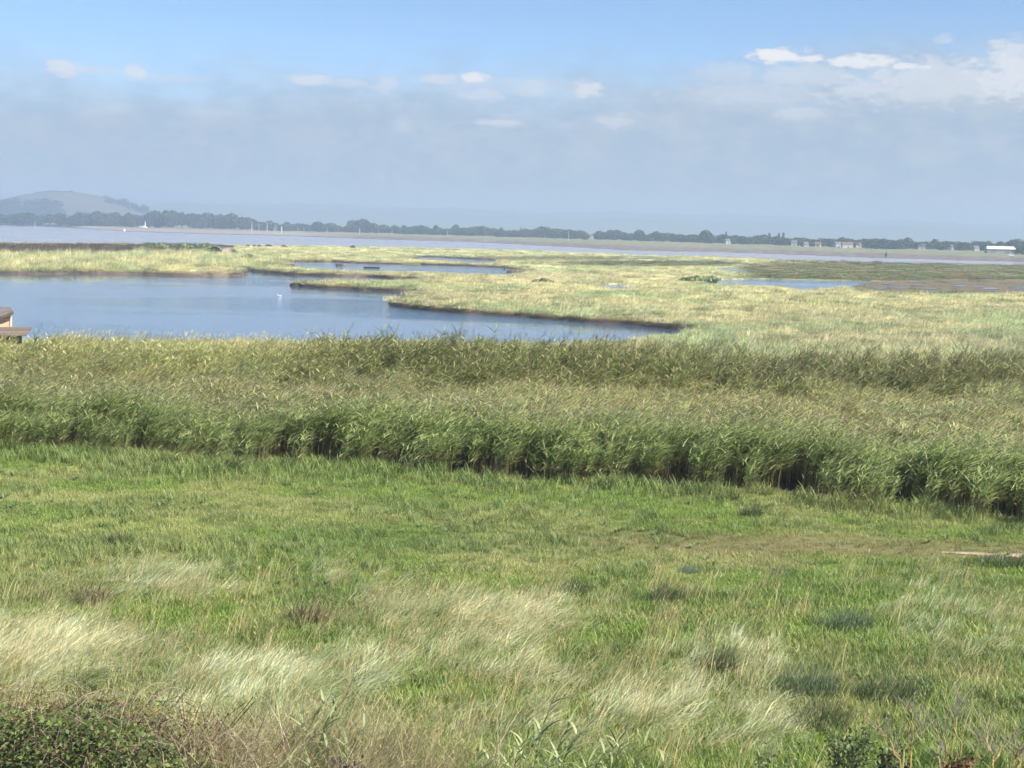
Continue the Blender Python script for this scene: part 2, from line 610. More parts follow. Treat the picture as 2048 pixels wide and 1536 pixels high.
def edge_dist(x, y, polys, reach=3.0):
    """distance to the nearest of some outlines, where it is within reach (numpy, coarse)"""
    best = np.full(x.shape, 1e9)
    for p in polys:
        P = np.array(p)
        lo, hi = P.min(0) - reach, P.max(0) + reach
        s = (x > lo[0]) & (x < hi[0]) & (y > lo[1]) & (y < hi[1])
        if not s.any():
            continue
        xs, ys = x[s], y[s]
        b = np.full(xs.shape, 1e9)
        for i in range(len(P)):
            a, c = P[i], P[(i + 1) % len(P)]
            e = c - a
            L2 = max(float(e @ e), 1e-9)
            t = np.clip(((xs - a[0]) * e[0] + (ys - a[1]) * e[1]) / L2, 0, 1)
            b = np.minimum(b, np.hypot(xs - a[0] - t * e[0], ys - a[1] - t * e[1]))
        best[s] = np.minimum(best[s], b)
    return best


def wet(x, y):
    w = np.zeros(x.shape, bool)
    for p in POOLS_W:
        P = np.array(p)
        lo, hi = P.min(0), P.max(0)
        s = (x >= lo[0]) & (x <= hi[0]) & (y >= lo[1]) & (y <= hi[1])
        if s.any():
            w[s] |= in_poly(x[s], y[s], p)
    return w


track_px = [(1000, 1082), (1300, 1086), (1600, 1092), (1900, 1101), (2400, 1118)]


def track_w(px, py):
    yy = np.interp(px, [p[0] for p in track_px], [p[1] for p in track_px])
    return (1 - sstep(np.abs(py - yy), 8, 30)) * sstep(px, 950, 1500)


def field_green(x, y):
    n1, n2 = fbm(x * 0.25, y * 0.25, 31), fbm(x * 1.3, y * 1.3, 33)
    c = np.zeros(x.shape + (3,)) + np.array([0.235, 0.33, 0.08])
    c = lerp(c, [0.38, 0.40, 0.165], sstep(n1, 0.44, 0.62) * 0.75)
    c = lerp(c, [0.135, 0.195, 0.06], sstep(n2, 0.52, 0.66) * 0.6)
    c = lerp(c, [0.42, 0.40, 0.19], sstep(fbm(x * .35, y * 2.2, 36), 0.56, 0.70) * 0.5)
    return c


# pale wind-swept patches of the meadow: centre, radii in picture pixels, weight, tone (0 straw .. 1 blue-green pale)
PALE = [(60, 1300, 230, 60, 1.2, .35), (330, 1165, 130, 32, .75, .4), (480, 1365, 260, 52, .95, .75), (640, 1430, 170, 50, .6, .8), (930, 1235, 215, 58, .95, .1),
        (800, 1180, 90, 30, .4, .1), (1060, 1330, 200, 50, .6, .15), (1260, 1370, 190, 58, .62, .25), (1450, 1300, 100, 36, .42, .7), (1080, 1440, 220, 50, .42, .6), (1500, 1440, 90, 40, .65, .2),
        (1880, 1215, 75, 75, .3, .9), (2035, 1270, 50, 50, .26, .9), (170, 1150, 120, 30, .35, .2), (640, 1125, 60, 36, .4, .1), (860, 1310, 190, 48, .72, .2), (300, 1290, 120, 40, .5, .4),
        (200, 1210, 60, 14, .35, .1), (1480, 1370, 70, 30, .4, .3)]


def pale_w(px, py, x, y):
    w = np.zeros(px.shape)
    tone = np.zeros(px.shape)
    n = fbm(x * 0.5, y * 0.8, 41, 5) - 0.5
    n2 = fbm(x * 0.5, y * 0.8, 141, 5) - 0.5
    for cx, cy, rx, ry, k, t in PALE:
        b = blob(px + 260 * n, py + 90 * n2, cx, cy, rx, ry, 0.75) * k
        tone = np.where(b > w, t, tone)
        w = np.maximum(w, b)
    return w, tone


rows = [-80.0, -20.0, 0.0, 8.0, 12.0] + list(CAM_H * FPX / np.arange(1650, 300, -5.0)) + list(CAM_H * FPX / np.arange(300, 33, -0.8))
rows = np.array(rows)
us = np.concatenate([[-4, -2.5, -1.6, -1.0, -0.75, -0.62], np.linspace(-0.54, 0.54, 440), [0.62, 0.75, 1.0, 1.6, 2.5, 4]])
UU, YY = np.meshgrid(us, rows)
XX = UU * np.maximum(YY, 14.0)
ne = near_edge(XX, YY)
HH = height(XX, YY)
wmask = wet(XX, YY)
row_sp = np.maximum(np.gradient(rows), 0.1)[:, None] * np.ones_like(XX)
ed = edge_dist(XX, YY, POOLS_W, 6.0)
HH = np.where(wmask, -1.3, HH)
HH = np.where(~wmask & (ed < 0.55 * row_sp + 0.35) & (edge_dist(XX, YY, POOLS_W[3:], 6.0) > 5), HH - 0.9, HH)
riv = sstep(YY - ne, -1.0, 8.0)
HH = np.where(YY > ne - 1, HH * (1 - riv) + riv * -2.2, HH)
PX, PY = project(np.stack([XX, YY, np.zeros_like(XX)], -1))
CC = marsh_colour(XX, YY, PX, PY)
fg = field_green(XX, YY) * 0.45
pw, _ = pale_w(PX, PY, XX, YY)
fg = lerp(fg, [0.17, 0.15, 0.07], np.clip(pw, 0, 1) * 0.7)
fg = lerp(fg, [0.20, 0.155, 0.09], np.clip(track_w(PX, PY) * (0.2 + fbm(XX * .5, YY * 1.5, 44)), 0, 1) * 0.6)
rfy = reed_front(XX)
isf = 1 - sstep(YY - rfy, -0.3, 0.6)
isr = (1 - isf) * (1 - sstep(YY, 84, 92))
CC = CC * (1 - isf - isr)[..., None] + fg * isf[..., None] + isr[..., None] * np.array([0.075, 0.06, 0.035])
CC = lerp(CC, [0.10, 0.075, 0.055], wmask.astype(float))
CC = lerp(CC, [0.24, 0.17, 0.14], riv)
nr, ncn = XX.shape
idx = np.arange(nr * ncn).reshape(nr, ncn)
Q = np.stack([idx[:-1, :-1], idx[:-1, 1:], idx[1:, 1:], idx[1:, :-1]], -1).reshape(-1, 4)
# cells wholly under water beyond the marsh are not needed
yc = (YY[:-1, :-1] - ne[:-1, :-1]).reshape(-1)
Q = Q[yc < 25]
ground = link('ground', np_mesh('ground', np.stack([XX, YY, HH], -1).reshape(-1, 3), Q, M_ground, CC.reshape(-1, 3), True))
tag(ground, kind='structure')


def gz(x, y):
    return float(height(np.array([x]), np.array([y]))[0])


# dark mud banks round the pools: an uneven little cliff on each outline
BANKCOL = np.array([0.085, 0.062, 0.045])
mb_v, mb_q, mb_c = [], [], []
for pi, P in enumerate(POOLS_W):
    if pi >= 3:
        continue
    P = np.array(refine(P, 0.7 if pi == 0 else 0.9, 0.06, 70 + pi))
    area = 0.5 * np.sum(P[:, 0] * np.roll(P[:, 1], -1) - np.roll(P[:, 0], -1) * P[:, 1])
    tg = np.roll(P, -1, 0) - np.roll(P, 1, 0)
    tg /= np.maximum(np.linalg.norm(tg, axis=1, keepdims=True), 1e-6)
    outn = np.stack([tg[:, 1], -tg[:, 0]], 1) * (1 if area > 0 else -1)
    n = len(P)
    h = height(P[:, 0], P[:, 1])
    b0 = len(mb_v)
    dd = P[:, 1]
    outer = 1.0 + dd * dd / (CAM_H * FPX) * 1.7
    outer = np.minimum(outer, 2.2) if pi == 0 else outer
    prof = [(-0.6, -0.95), (-0.15, -0.47), (0.05, -0.25), (0.35, 0.03), (0.8, 0.06), (None, -0.14)]
    for k, (o, z) in enumerate(prof):
        j = RNG.normal(0, 0.07, n)
        q = P + outn * ((outer if o is None else np.full(n, o)) + j)[:, None]
        zz = (h + z + RNG.normal(0, 0.03, n)) if k >= 3 else np.full(n, z * (LEVEL[pi] / ZW)) + RNG.normal(0, 0.04, n)
        mb_v += [(q[i, 0], q[i, 1], zz[i]) for i in range(n)]
        mb_c += [BANKCOL * RNG.uniform(.75, 1.3) * (.5 + 1.3 * float(vnoise(np.array(P[i, 0] * .3), np.array(P[i, 1] * .3), 12))) if k < 3 else np.array([0.3, 0.27, 0.13]) * RNG.uniform(.8, 1.1) for i in range(n)]
    for k in range(len(prof) - 1):
        for i in range(n):
            i2 = (i + 1) % n
            mb_q.append((b0 + k * n + i, b0 + k * n + i2, b0 + (k + 1) * n + i2, b0 + (k + 1) * n + i))
bank_o = link('mud_bank', np_mesh('mud_bank', mb_v, mb_q, M_mud, np.array(mb_c), False))
tag(bank_o, kind='structure')

# water sheets
pp0 = np.array(POOLS_W[0])
pw_me = MB()
pw_me.add([(-260, 84, ZW), (pp0[:, 0].max() + 6, 84, ZW), (pp0[:, 0].max() + 6, pp0[:, 1].max() + 4, ZW), (-260, pp0[:, 1].max() + 4, ZW)], [(0, 1, 2, 3)])
tag(pw_me.build('pond_water', M_pond), kind='structure')


def sheet(P, z, grow, name):
    P = np.array(P)
    area = 0.5 * np.sum(P[:, 0] * np.roll(P[:, 1], -1) - np.roll(P[:, 0], -1) * P[:, 1])
    t_ = np.roll(P, -1, 0) - np.roll(P, 1, 0)
    t_ /= np.maximum(np.linalg.norm(t_, axis=1, keepdims=True), 1e-6)
    o_ = np.stack([t_[:, 1], -t_[:, 0]], 1) * (1 if area > 0 else -1)
    P = P + o_ * grow
    m_ = MB()
    f = tuple(range(len(P)))
    m_.add([(x, y, z) for x, y in P], [f if area > 0 else f[::-1]])
    return tag(m_.build(name, M_pond), kind='structure')


for pi in range(1, 6):
    sheet(POOLS_W[pi], LEVEL[pi], (.8, .8, .8, .15, .15, .15)[pi], ['', 'lagoon_water', 'channel_water', 'marsh_pool_water', 'creek_water', 'small_pool_water'][pi])
for P in PUD_W:
    c0 = np.array(P).mean(0)
    sheet(P, float(height(np.array(P)[:, 0], np.array(P)[:, 1]).max()) + .05, 0.0, 'puddle_water')
rv = MB()
rv.add([(-5900, -250, ZR), (5900, -250, ZR), (5900, 5900, ZR), (-5900, 5900, ZR)], [(0, 1, 2, 3)])
tag(rv.build('river_water', M_river), kind='structure')

# bare soil of the track at the right edge of the meadow
pm = MB()
pts_t = [G(x, np.interp(x, [p[0] for p in track_px], [p[1] for p in track_px]) + 5, 0) for x in range(1880, 2420, 20)]
for i, p in enumerate(pts_t):
    wdt = min(0.7, 0.06 + 0.045 * i) * random.uniform(.75, 1.2)
    pm.v += [(p.x, p.y - wdt * 0.9, gz(p.x, p.y - wdt) + 0.012), (p.x, p.y, gz(p.x, p.y) + 0.02), (p.x, p.y + wdt, gz(p.x, p.y + wdt) + 0.012)]
    pm.c += [(0.2, 0.16, 0.09), (0.42, 0.33, 0.25), (0.24, 0.19, 0.11)]
    if i:
        b = 3 * i
        pm.f += [(b - 3, b, b + 1, b - 2), (b - 2, b + 1, b + 2, b - 1)]
tag(pm.build('path', M_ground), kind='structure')

# ------------------------------------------------------------------ far shore, hill, ridges
FW = np.array([[G(a, b, ZR).x, G(a, b, ZR).y] for a, b in far_px])
FU = FW[:, 0] / FW[:, 1]
tree_D_px = [(-900, 1700), (0, 1500), (127, 1500), (254, 1480), (400, 1450), (650, 1400), (920, 1300), (1180, 1180), (1480, 1020), (1750, 960), (2048, 900), (2900, 820)]


def tree_D(px):
    return float(np.interp(px, [p[0] for p in tree_D_px], [p[1] for p in tree_D_px]))


pxs = np.arange(-900, 2900, 9.0)
fv, fc = [], []
tt = [(-0.03, ZR - .8), (0.0, ZR), (0.04, -0.95), (0.12, -0.7), (0.22, -0.35), (0.32, 0.0), (0.45, 0.3), (0.7, 0.45), (1.0, 0.5), (1.15, 0.6), (1.8, 0.8)]
for px in pxs:
    u = at_d(px, 1000).x / 1000.0
    dw = float(np.interp(u, FU, FW[:, 1])) * (1 + 0.006 * math.sin(px * .11) + 0.004 * math.sin(px * .37))
    dt = max(tree_D(px), dw + 40)
    sand = float(sstep(np.array(px), 130, 190) * (1 - sstep(np.array(px), 560, 760)))
    dark = float(1 - sstep(np.array(px), 110, 170))
    for k, (t, z) in enumerate(tt + [(None, 1.0)]):
        d = 5850.0 if t is None else dw + (dt - dw) * t
        zz = z + (0.25 * (vnoise(np.array(px * .05), np.array(k * 3.1), 5) - .5) if k > 2 else 0)
        fv.append((u * d, d, float(zz)))
        mudc = np.array([0.18, 0.15, 0.135]) * random.uniform(.75, 1.2)
        grs = np.array([0.22, 0.215, 0.125]) * random.uniform(.85, 1.15)
        gn = float(fbm(np.array(px * .012), np.array(k * 1.7), 9))
        grs = grs * (1 - gn * .6) + np.array([0.17, 0.2, 0.1]) * gn * .6
        c = mudc if k < 5 else grs
        if sand and k in (3, 4, 5, 6):
            c = c * (1 - sand) + np.array([0.31, 0.27, 0.235]) * sand
        if dark and k < 9:
            c = c * (1 - dark) + np.array([0.05, 0.05, 0.05]) * dark
        fc.append(c)
kk = len(tt) + 1
fq = []
for i in range(len(pxs) - 1):
    for k in range(kk - 1):
        fq.append((i * kk + k, (i + 1) * kk + k, (i + 1) * kk + k + 1, i * kk + k + 1))
tag(link('far_shore', np_mesh('far_shore', fv, fq, M_farland, np.array(fc), False)), kind='structure')

# rounded hill behind the left wood
HD = 2700.0
prof_px = [(-520, 430), (-360, 424), (-200, 415), (-80, 408), (0, 404), (38, 397), (75, 387), (100, 383.5), (150, 383.5), (178, 388), (216, 399), (241, 408), (279, 420), (305, 427), (340, 434), (420, 441)]
hx = np.array([ray(a, b).x / ray(a, b).y * HD for a, b in prof_px])
hz = np.array([CAM_H + ray(a, b).z / ray(a, b).y * HD for a, b in prof_px])


def hill_z(x, y):
    pr = np.maximum(np.interp(x, hx, hz), 0.0)
    s = (y - HD) / np.where(y < HD, 330.0, 420.0)
    rough_ = 1.2 * (fbm(x * 0.02, y * 0.02, 51) - .5)
    return (pr + rough_) * np.clip(1 - s * s, 0, 1) ** 1.2 - 0.5


gx = np.linspace(hx[0], hx[-1], 130)
gy = np.linspace(HD - 330, HD + 420, 48)
HX, HY = np.meshgrid(gx, gy)
HZ = hill_z(HX, HY)
hn = fbm(HX * 0.012, HY * 0.012, 61)
hc = np.zeros(HX.shape + (3,)) + np.array([0.14, 0.128, 0.10])
hc = lerp(hc, [0.115, 0.12, 0.085], sstep(hn, .45, .6))
top = sstep(HZ, 40, 46)
hc = lerp(hc, [0.12, 0.12, 0.085], top)
hi = np.arange(HX.size).reshape(HX.shape)
hq = np.stack([hi[:-1, :-1], hi[:-1, 1:], hi[1:, 1:], hi[1:, :-1]], -1).reshape(-1, 4)
tag(link('hill', np_mesh('hill', np.stack([HX, HY, HZ], -1).reshape(-1, 3), hq, M_farland, hc.reshape(-1, 3), True)), kind='structure')

for ri, (D, prof, cc) in enumerate([(4300.0, [(-900, 22), (200, 24), (320, 30), (560, 28), (760, 24), (1100, 20), (1500, 23), (1900, 20), (2900, 18)], (0.19, 0.20, 0.15)),
                                    (5400.0, [(-900, 34), (300, 34), (700, 38), (1000, 33), (1400, 36), (1800, 30), (2300, 32), (2900, 30)], (0.20, 0.21, 0.17))]):
    rvv, rq = [], []
    ps = np.arange(-900, 2900, 12.0)
    for i, px in enumerate(ps):
        u = at_d(px, 1000).x / 1000.0
        hgt = (np.interp(px, [p[0] for p in prof], [p[1] for p in prof]) + 2.2 * math.sin(px * .021 + ri) + 1.2 * math.sin(px * .057)) / FPX * D
        for k, (dy, f) in enumerate([(-350, 0.0), (-220, .4), (-90, .85), (0, 1.0), (90, .85), (300, 0.0)]):
            rvv.append((u * (D + dy), D + dy, hgt * f + (CAM_H * f if f else -0.5)))
        if i:
            for k in range(5):
                rq.append(((i - 1) * 6 + k, i * 6 + k, i * 6 + k + 1, (i - 1) * 6 + k + 1))
    o = link('distant_ridge', np_mesh('distant_ridge', rvv, rq, M_farland, np.tile(np.array(cc), (len(rvv), 1)), True))
    tag(o, kind='structure')


# ------------------------------------------------------------------ scattering of grass and reeds (uncountable stuff)
def blades(N, K, L, base, az, th0, th1, w0, roll=None, tipw=0.08):
    """N bent tapering ribbons: returns verts (N*K*2,3) and quads"""
    t = np.linspace(0, 1, K)
    th = th0[:, None] + th1[:, None] * t[None, :]
    seg = (L / (K - 1))[:, None]
    dr = np.sin(th) * seg
    dz = np.cos(th) * seg
    rr = np.concatenate([np.zeros((N, 1)), np.cumsum(dr[:, :-1], 1)], 1)
    zz = np.concatenate([np.zeros((N, 1)), np.cumsum(dz[:, :-1], 1)], 1)
    P = np.stack([base[:, 0:1] + rr * np.cos(az)[:, None], base[:, 1:2] + rr * np.sin(az)[:, None], base[:, 2:3] + zz], -1)
    roll = np.random.default_rng(N).uniform(-0.9, 0.9, N) if roll is None else roll
    sa = az + math.pi / 2 + roll
    S = np.stack([np.cos(sa), np.sin(sa), np.zeros(N)], -1)
    w = w0[:, None] * (tipw + (1 - tipw) * (1 - t[None, :] ** 1.8)) * (0.55 + 0.45 * np.minimum(1, t[None, :] * 4))
    A = P - S[:, None, :] * w[..., None] * .5
    B = P + S[:, None, :] * w[..., None] * .5
    V = np.stack([A, B], 2).reshape(-1, 3)
    b = (np.arange(N) * K * 2)[:, None] + (np.arange(K - 1) * 2)[None, :]
    Qd = np.stack([b, b + 1, b + 3, b + 2], -1).reshape(-1, 4)
    return V, Qd, P


class Proto:
    def __init__(self):
        self.V, self.Q, self.C, self.n = [], [], [], 0

    def add(self, V, Qd, C):
        self.V.append(V)
        self.Q.append(Qd + self.n)
        self.C.append(C)
        self.n += len(V)

    def mesh(self, name, mat):
        return np_mesh(name, np.concatenate(self.V), np.concatenate(self.Q), mat, np.concatenate(self.C))


def percol(c, K, rg, var=0.18):
    """one colour per blade, repeated on its points"""
    n = len(c)
    f = rg.uniform(1 - var, 1 + var, (n, 1))
    return np.repeat(c * f, K * 2, axis=0)


def grass_proto(seed, n, rad, lmin, lmax, lean, bend, width, wind, mat, cols=((1, 1, 1),), K=4, heads=0.0, name='grass_tuft'):
    rg = np.random.default_rng(seed)
    r = rad * np.sqrt(rg.uniform(0, 1, n))
    a = rg.uniform(0, 2 * math.pi, n)
    base = np.stack([r * np.cos(a), r * np.sin(a), np.full(n, -0.02)], -1)
    L = rg.uniform(lmin, lmax, n)
    azb = np.where(rg.uniform(0, 1, n) < wind, rg.normal(0.05, 0.45, n), rg.uniform(0, 2 * math.pi, n))
    th0 = np.abs(rg.normal(lean, 0.18, n))
    th1 = np.abs(rg.normal(bend, 0.3, n))
    V, Qd, P = blades(n, K, L, base, azb, th0, th1, rg.uniform(.7, 1.3, n) * width)
    cols = np.array(cols, float)
    c = cols[rg.integers(0, len(cols), n)]
    p = Proto()
    p.add(V, Qd, percol(c, K, rg))
    if heads > 0:
        s = np.where(rg.uniform(0, 1, n) < heads)[0]
        for k in range(2):
            hb = P[s, -1] + rg.normal(0, .006, (len(s), 3))
            V, Qd, _ = blades(len(s), 3, rg.uniform(.07, .13, len(s)), hb, azb[s] + rg.normal(0, .5, len(s)), th0[s] + th1[s] + rg.normal(.1, .3, len(s)), np.full(len(s), .5), np.full(len(s), .0085))
            p.add(V, Qd, percol(np.tile(np.array([[1.1, 1.0, .85]]), (len(s), 1)), 3, rg))
    return p.mesh(name, mat)


def scatter(name, protos, pts, rz, scale, idx, tint, tilt=None, **tg):
    coll = bpy.data.collections.new(name + '_kinds')
    for i, me in enumerate(protos):
        po = bpy.data.objects.new('%s_%02d' % (me.name.split('.')[0], i), me)
        coll.objects.link(po)
    n = len(pts)
    me = bpy.data.meshes.new(name)
    me.vertices.add(n)
    me.vertices.foreach_set('co', np.asarray(pts, np.float32).ravel())
    rot = np.zeros((n, 3), np.float32)
    rot[:, 2] = rz
    if tilt is not None:
        rot[:, :2] = tilt
    a = me.attributes.new('rot', 'FLOAT_VECTOR', 'POINT')
    a.data.foreach_set('vector', rot.ravel())
    s3 = np.asarray(scale, np.float32)
    if s3.ndim == 1:
        s3 = np.stack([s3, s3, s3], -1)
    a = me.attributes.new('siz', 'FLOAT_VECTOR', 'POINT')
    a.data.foreach_set('vector', s3.astype(np.float32).ravel())
    a = me.attributes.new('idx', 'INT', 'POINT')
    a.data.foreach_set('value', np.asarray(idx, np.int32))
    a = me.attributes.new('tint', 'FLOAT_COLOR', 'POINT')
    c = np.ones((n, 4), np.float32)
    c[:, :3] = tint
    a.data.foreach_set('color', c.ravel())
    o = link(name, me)
    ng = bpy.data.node_groups.new(name, 'GeometryNodeTree')
    ng.interface.new_socket('Geometry', in_out='INPUT', socket_type='NodeSocketGeometry')
    ng.interface.new_socket('Geometry', in_out='OUTPUT', socket_type='NodeSocketGeometry')
    t = NT(ng)
    gi, go = t.n('NodeGroupInput'), t.n('NodeGroupOutput')
    ci = t.n('GeometryNodeCollectionInfo')
    ci.inputs['Collection'].default_value = coll
    ci.inputs['Separate Children'].default_value = True
    ci.inputs['Reset Children'].default_value = True
    ip = t.n('GeometryNodeInstanceOnPoints')
    ip.inputs['Pick Instance'].default_value = True

    def na(nm, dt):
        k = t.n('GeometryNodeInputNamedAttribute', data_type=dt)
        k.inputs['Name'].default_value = nm
        return k.outputs['Attribute']
    L = ng.links.new
    L(gi.outputs[0], ip.inputs['Points'])
    L(ci.outputs[0], ip.inputs['Instance'])
    L(na('idx', 'INT'), ip.inputs['Instance Index'])
    L(na('rot', 'FLOAT_VECTOR'), ip.inputs['Rotation'])
    L(na('siz', 'FLOAT_VECTOR'), ip.inputs['Scale'])
    L(ip.outputs[0], go.inputs[0])
    md = o.modifiers.new('scatter', 'NODES')
    md.node_group = ng
    tag(o, **tg)
    return o


def trapezoid(n, y0, y1, half, pad, rg):
    y = np.sqrt(rg.uniform(y0 * y0, y1 * y1, n))
    x = rg.uniform(-1, 1, n) * (half * y + pad)
    return x, y


GREENS = ((1.05, 1.05, 1.0), (.8, .9, .75), (1.3, 1.2, 1.0), (.6, .72, .5), (1.5, 1.35, 1.2))
PALES = ((1.05, 1.05, 1.0), (1.3, 1.22, 1.1), (.6, .72, .55), (.9, .95, .95), (1.2, 1.2, 1.2))
short = [grass_proto(100 + i, 58, .22, .09, .20,   .45, .7, .0105, .25, M_grass, GREENS) for i in range(4)]
lush = [grass_proto(110 + i, 40, .20, .22, .42, .28, .8, .016, .6, M_grass, GREENS) for i in range(3)]
swept = [grass_proto(120 + i, 32, .26, .45, .9, .74, .8, .02, .95, M_grass, PALES, K=5) for i in range(4)]
seedy = [grass_proto(130 + i, 13, .20, .45, .80, .2, .6, .010, .9, M_grass, PALES, K=5, heads=.8) for i in range(3)]

# --- meadow
rg = np.random.default_rng(11)
X, Y = trapezoid(36000, 17.0, 56.0, 0.40, 2.0, rg)
pxx, pyy = project(np.stack([X, Y, np.zeros_like(X)], -1))
keep = (Y < reed_front(X) - 0.4)
tw = track_w(pxx, pyy)
keep &= rg.uniform(0, 1, len(X)) > tw * 0.3
bare = sstep(pxx, 1820, 1960) * (1 - sstep(np.abs(pyy - np.interp(pxx, [p[0] for p in track_px], [p[1] for p in track_px]) - 5), 4, 9))
keep &= rg.uniform(0, 1, len(X)) > bare * .95
X, Y, pxx, pyy, tw = X[keep], Y[keep], pxx[keep], pyy[keep], tw[keep]
w, tone = pale_w(pxx, pyy, X, Y)
c = field_green(X, Y)
# dry bents standing among the green
c = lerp(c, [0.30, 0.24, 0.12], np.clip(tw * .8, 0, .8))
dkb = np.zeros(len(X))
for cx, cy, rx, ry in [(60, 1190, 170, 30), (1680, 1250, 60, 22), (1600, 1380, 130, 30), (1800, 1390, 120, 22), (1340, 1195, 50, 18), (1420, 1350, 40, 30), (700, 1200, 160, 30), (1700, 1330, 300, 30), (880, 1080, 300, 30)]:
    dkb = np.maximum(dkb, blob(pxx, pyy, cx, cy, rx, ry, .6))
c = lerp(c, [0.14, 0.20, 0.07], dkb * .55)
front = sstep(Y - reed_front(X), -4.5, -0.8)      # long blue-green grass along the foot of the reeds
lushw = np.maximum(front * sstep(650 - pxx, -250, 300) * .85, 0.28 * sstep(fbm(X * .8, Y * .8, 77), .52, .66))
lushw = np.maximum(lushw, front * .15)
lushw = np.maximum(lushw, 0.55 * blob(pxx, pyy, 300, 1110, 420, 30, .5))
u = rg.uniform(0, 1, len(X))
isl = u < lushw
hgt = 0.7 + 0.6 * fbm(X * .7, Y * .7, 78) + 0.44 * sstep(pyy, 1120, 1250) - .24
sc1 = np.where(isl, rg.uniform(.8, 1.3, len(X)) * (0.8 + 0.5 * front), rg.uniform(.8, 1.25, len(X)) * hgt) * (1 - 0.35 * tw)
idx = np.where(isl, 4 + rg.integers(0, 3, len(X)), rg.integers(0, 4, len(X)))
c2 = lerp(c, [0.27, 0.345, 0.14], isl * .65)
c2 = c2 * rg.uniform(.85, 1.15, (len(X), 1))
Z = height(X, Y)
scatter('meadow_grass', short + lush, np.stack([X, Y, Z], -1), rg.uniform(-.5, .5, len(X)) + np.where(isl, 0, rg.uniform(0, 6.28, len(X))), sc1, idx, c2,
        label='short green meadow grass between the reed bed and the bottom edge', cat='grass', kind='stuff')

# --- pale long grass blown over, in patches
X, Y = trapezoid(42000, 17.0, 50.0, 0.40, 2.0, rg)
pxx, pyy = project(np.stack([X, Y, np.full_like(X, .2)], -1))
w, tone = pale_w(pxx, pyy, X, Y)
keep = (rg.uniform(0, 1, len(X)) < np.clip(w * 1.15, 0, 1) * 0.8 + 0.012 * (pyy > 1110)) & (Y < reed_front(X) - 2)
X, Y, w, tone, pxx, pyy = X[keep], Y[keep], w[keep], tone[keep], pxx[keep], pyy[keep]
c = np.zeros((len(X), 3)) + np.array([0.80, 0.76, 0.49])
c = lerp(c, [0.66, 0.74, 0.52], tone)
nn = fbm(X * 1.5, Y * 1.5, 91)
c = lerp(c, [0.36, 0.42, 0.19], sstep(nn, .5, .64) * .85)
c = lerp(c, [0.85, 0.80, 0.56], sstep(.5 - nn, 0, .15) * .7)
c = lerp(c, [0.36, 0.42, 0.17], np.clip(1 - w * 1.25, 0, 1) * .8)
idx = np.where(rg.uniform(0, 1, len(X)) < .22 + .28 * (1 - tone), 4 + rg.integers(0, 3, len(X)), rg.integers(0, 4, len(X)))
swirl = (fbm(X * .45, Y * .45, 95) - .5) * 2.2
s = rg.uniform(.6, 1.0, len(X)) * (0.6 + .4 * w) * (.65 + .7 * fbm(X * .8, Y * .8, 97))
scatter('long_pale_grass', swept + seedy, np.stack([X, Y, height(X, Y)], -1), swirl + rg.normal(0, .25, len(X)), s, idx, c * rg.uniform(.85, 1.15, (len(X), 1)),
        label='long pale dry grass flattened by the wind across the meadow', cat='grass', kind='stuff')

# --- thin seed stems standing over the meadow
X, Y = trapezoid(5200, 17.0, 40.0, 0.40, 2.0, rg)
pxx, pyy = project(np.stack([X, Y, np.full_like(X, .2)], -1))
w, tone = pale_w(pxx, pyy, X, Y)
keep = rg.uniform(0, 1, len(X)) < .25 * sstep(pyy, 1080, 1200) * (1 - .6 * sstep(pxx, 1350, 1700)) + w * .6
X, Y = X[keep], Y[keep]
c = np.zeros((len(X), 3)) + np.array([0.58, 0.48, 0.25])
scatter('seeding_grass', seedy, np.stack([X, Y, height(X, Y)], -1), rg.normal(0, .35, len(X)), rg.uniform(.7, 1.05, len(X)), rg.integers(0, 3, len(X)), c * rg.uniform(.8, 1.2, (len(X), 1)),
        label='thin straw-coloured seed stems standing above the meadow grass', cat='grass', kind='stuff')


# --- low broad-leaved weeds in the turf
def weed_proto(seed):
    rg_ = np.random.default_rng(seed)
    n_ = 16
    a = rg_.uniform(0, 6.28, n_)
    base = np.stack([.05 * np.cos(a), .05 * np.sin(a), np.full(n_, .01)], -1)
    V, Qd, _ = blades(n_, 4, rg_.uniform(.12, .26, n_), base, a, rg_.uniform(.4, 1.1, n_), rg_.uniform(.2, .9, n_), rg_.uniform(.035, .06, n_), roll=rg_.normal(0, .2, n_), tipw=.25)
    p = Proto()
    p.add(V, Qd, percol(np.ones((n_, 3)), 4, rg_, .3))
    return p.mesh('weed', M_grass)


X, Y = trapezoid(1100, 17.0, 48.0, 0.40, 2.0, rg)
k = (rg.uniform(0, 1, len(X)) < sstep(fbm(X * .3, Y * .3, 661), .45, .65)) & (Y < reed_front(X) - 1.5)
X, Y = X[k], Y[k]
wc = np.array([(.20, .29, .07), (.15, .23, .07), (.26, .34, .12), (.22, .29, .16)])[rg.integers(0, 4, len(X))]
scatter('meadow_weeds', [weed_proto(660 + i) for i in range(3)], np.stack([X, Y, height(X, Y) + .03], -1), rg.uniform(0, 6.28, len(X)), rg.uniform(.35, .8, len(X)), rg.integers(0, 3, len(X)), wc,
        label='small broad-leaved weeds scattered through the meadow turf', cat='weeds', kind='stuff')


# --- reeds
def reed_points(rg, H, lean):
    k = 7
    t = np.linspace(0, 1, k)
    a = rg.normal(0.05, .5)
    off = lean * H * t ** 2.2
    return np.stack([off * math.cos(a), off * math.sin(a), H * t * (1 - .06 * t)], -1), a


LEAFC = [(.30, .36, .14), (.42, .45, .20), (.18, .24, .09), (.60, .60, .36), (.34, .37, .19)]
PLUMEC = [(.34, .29, .18), (.40, .34, .22), (.27, .215, .14)]
DEADC = [(.36, .29, .17), (.28, .2, .12), (.42, .35, .22)]


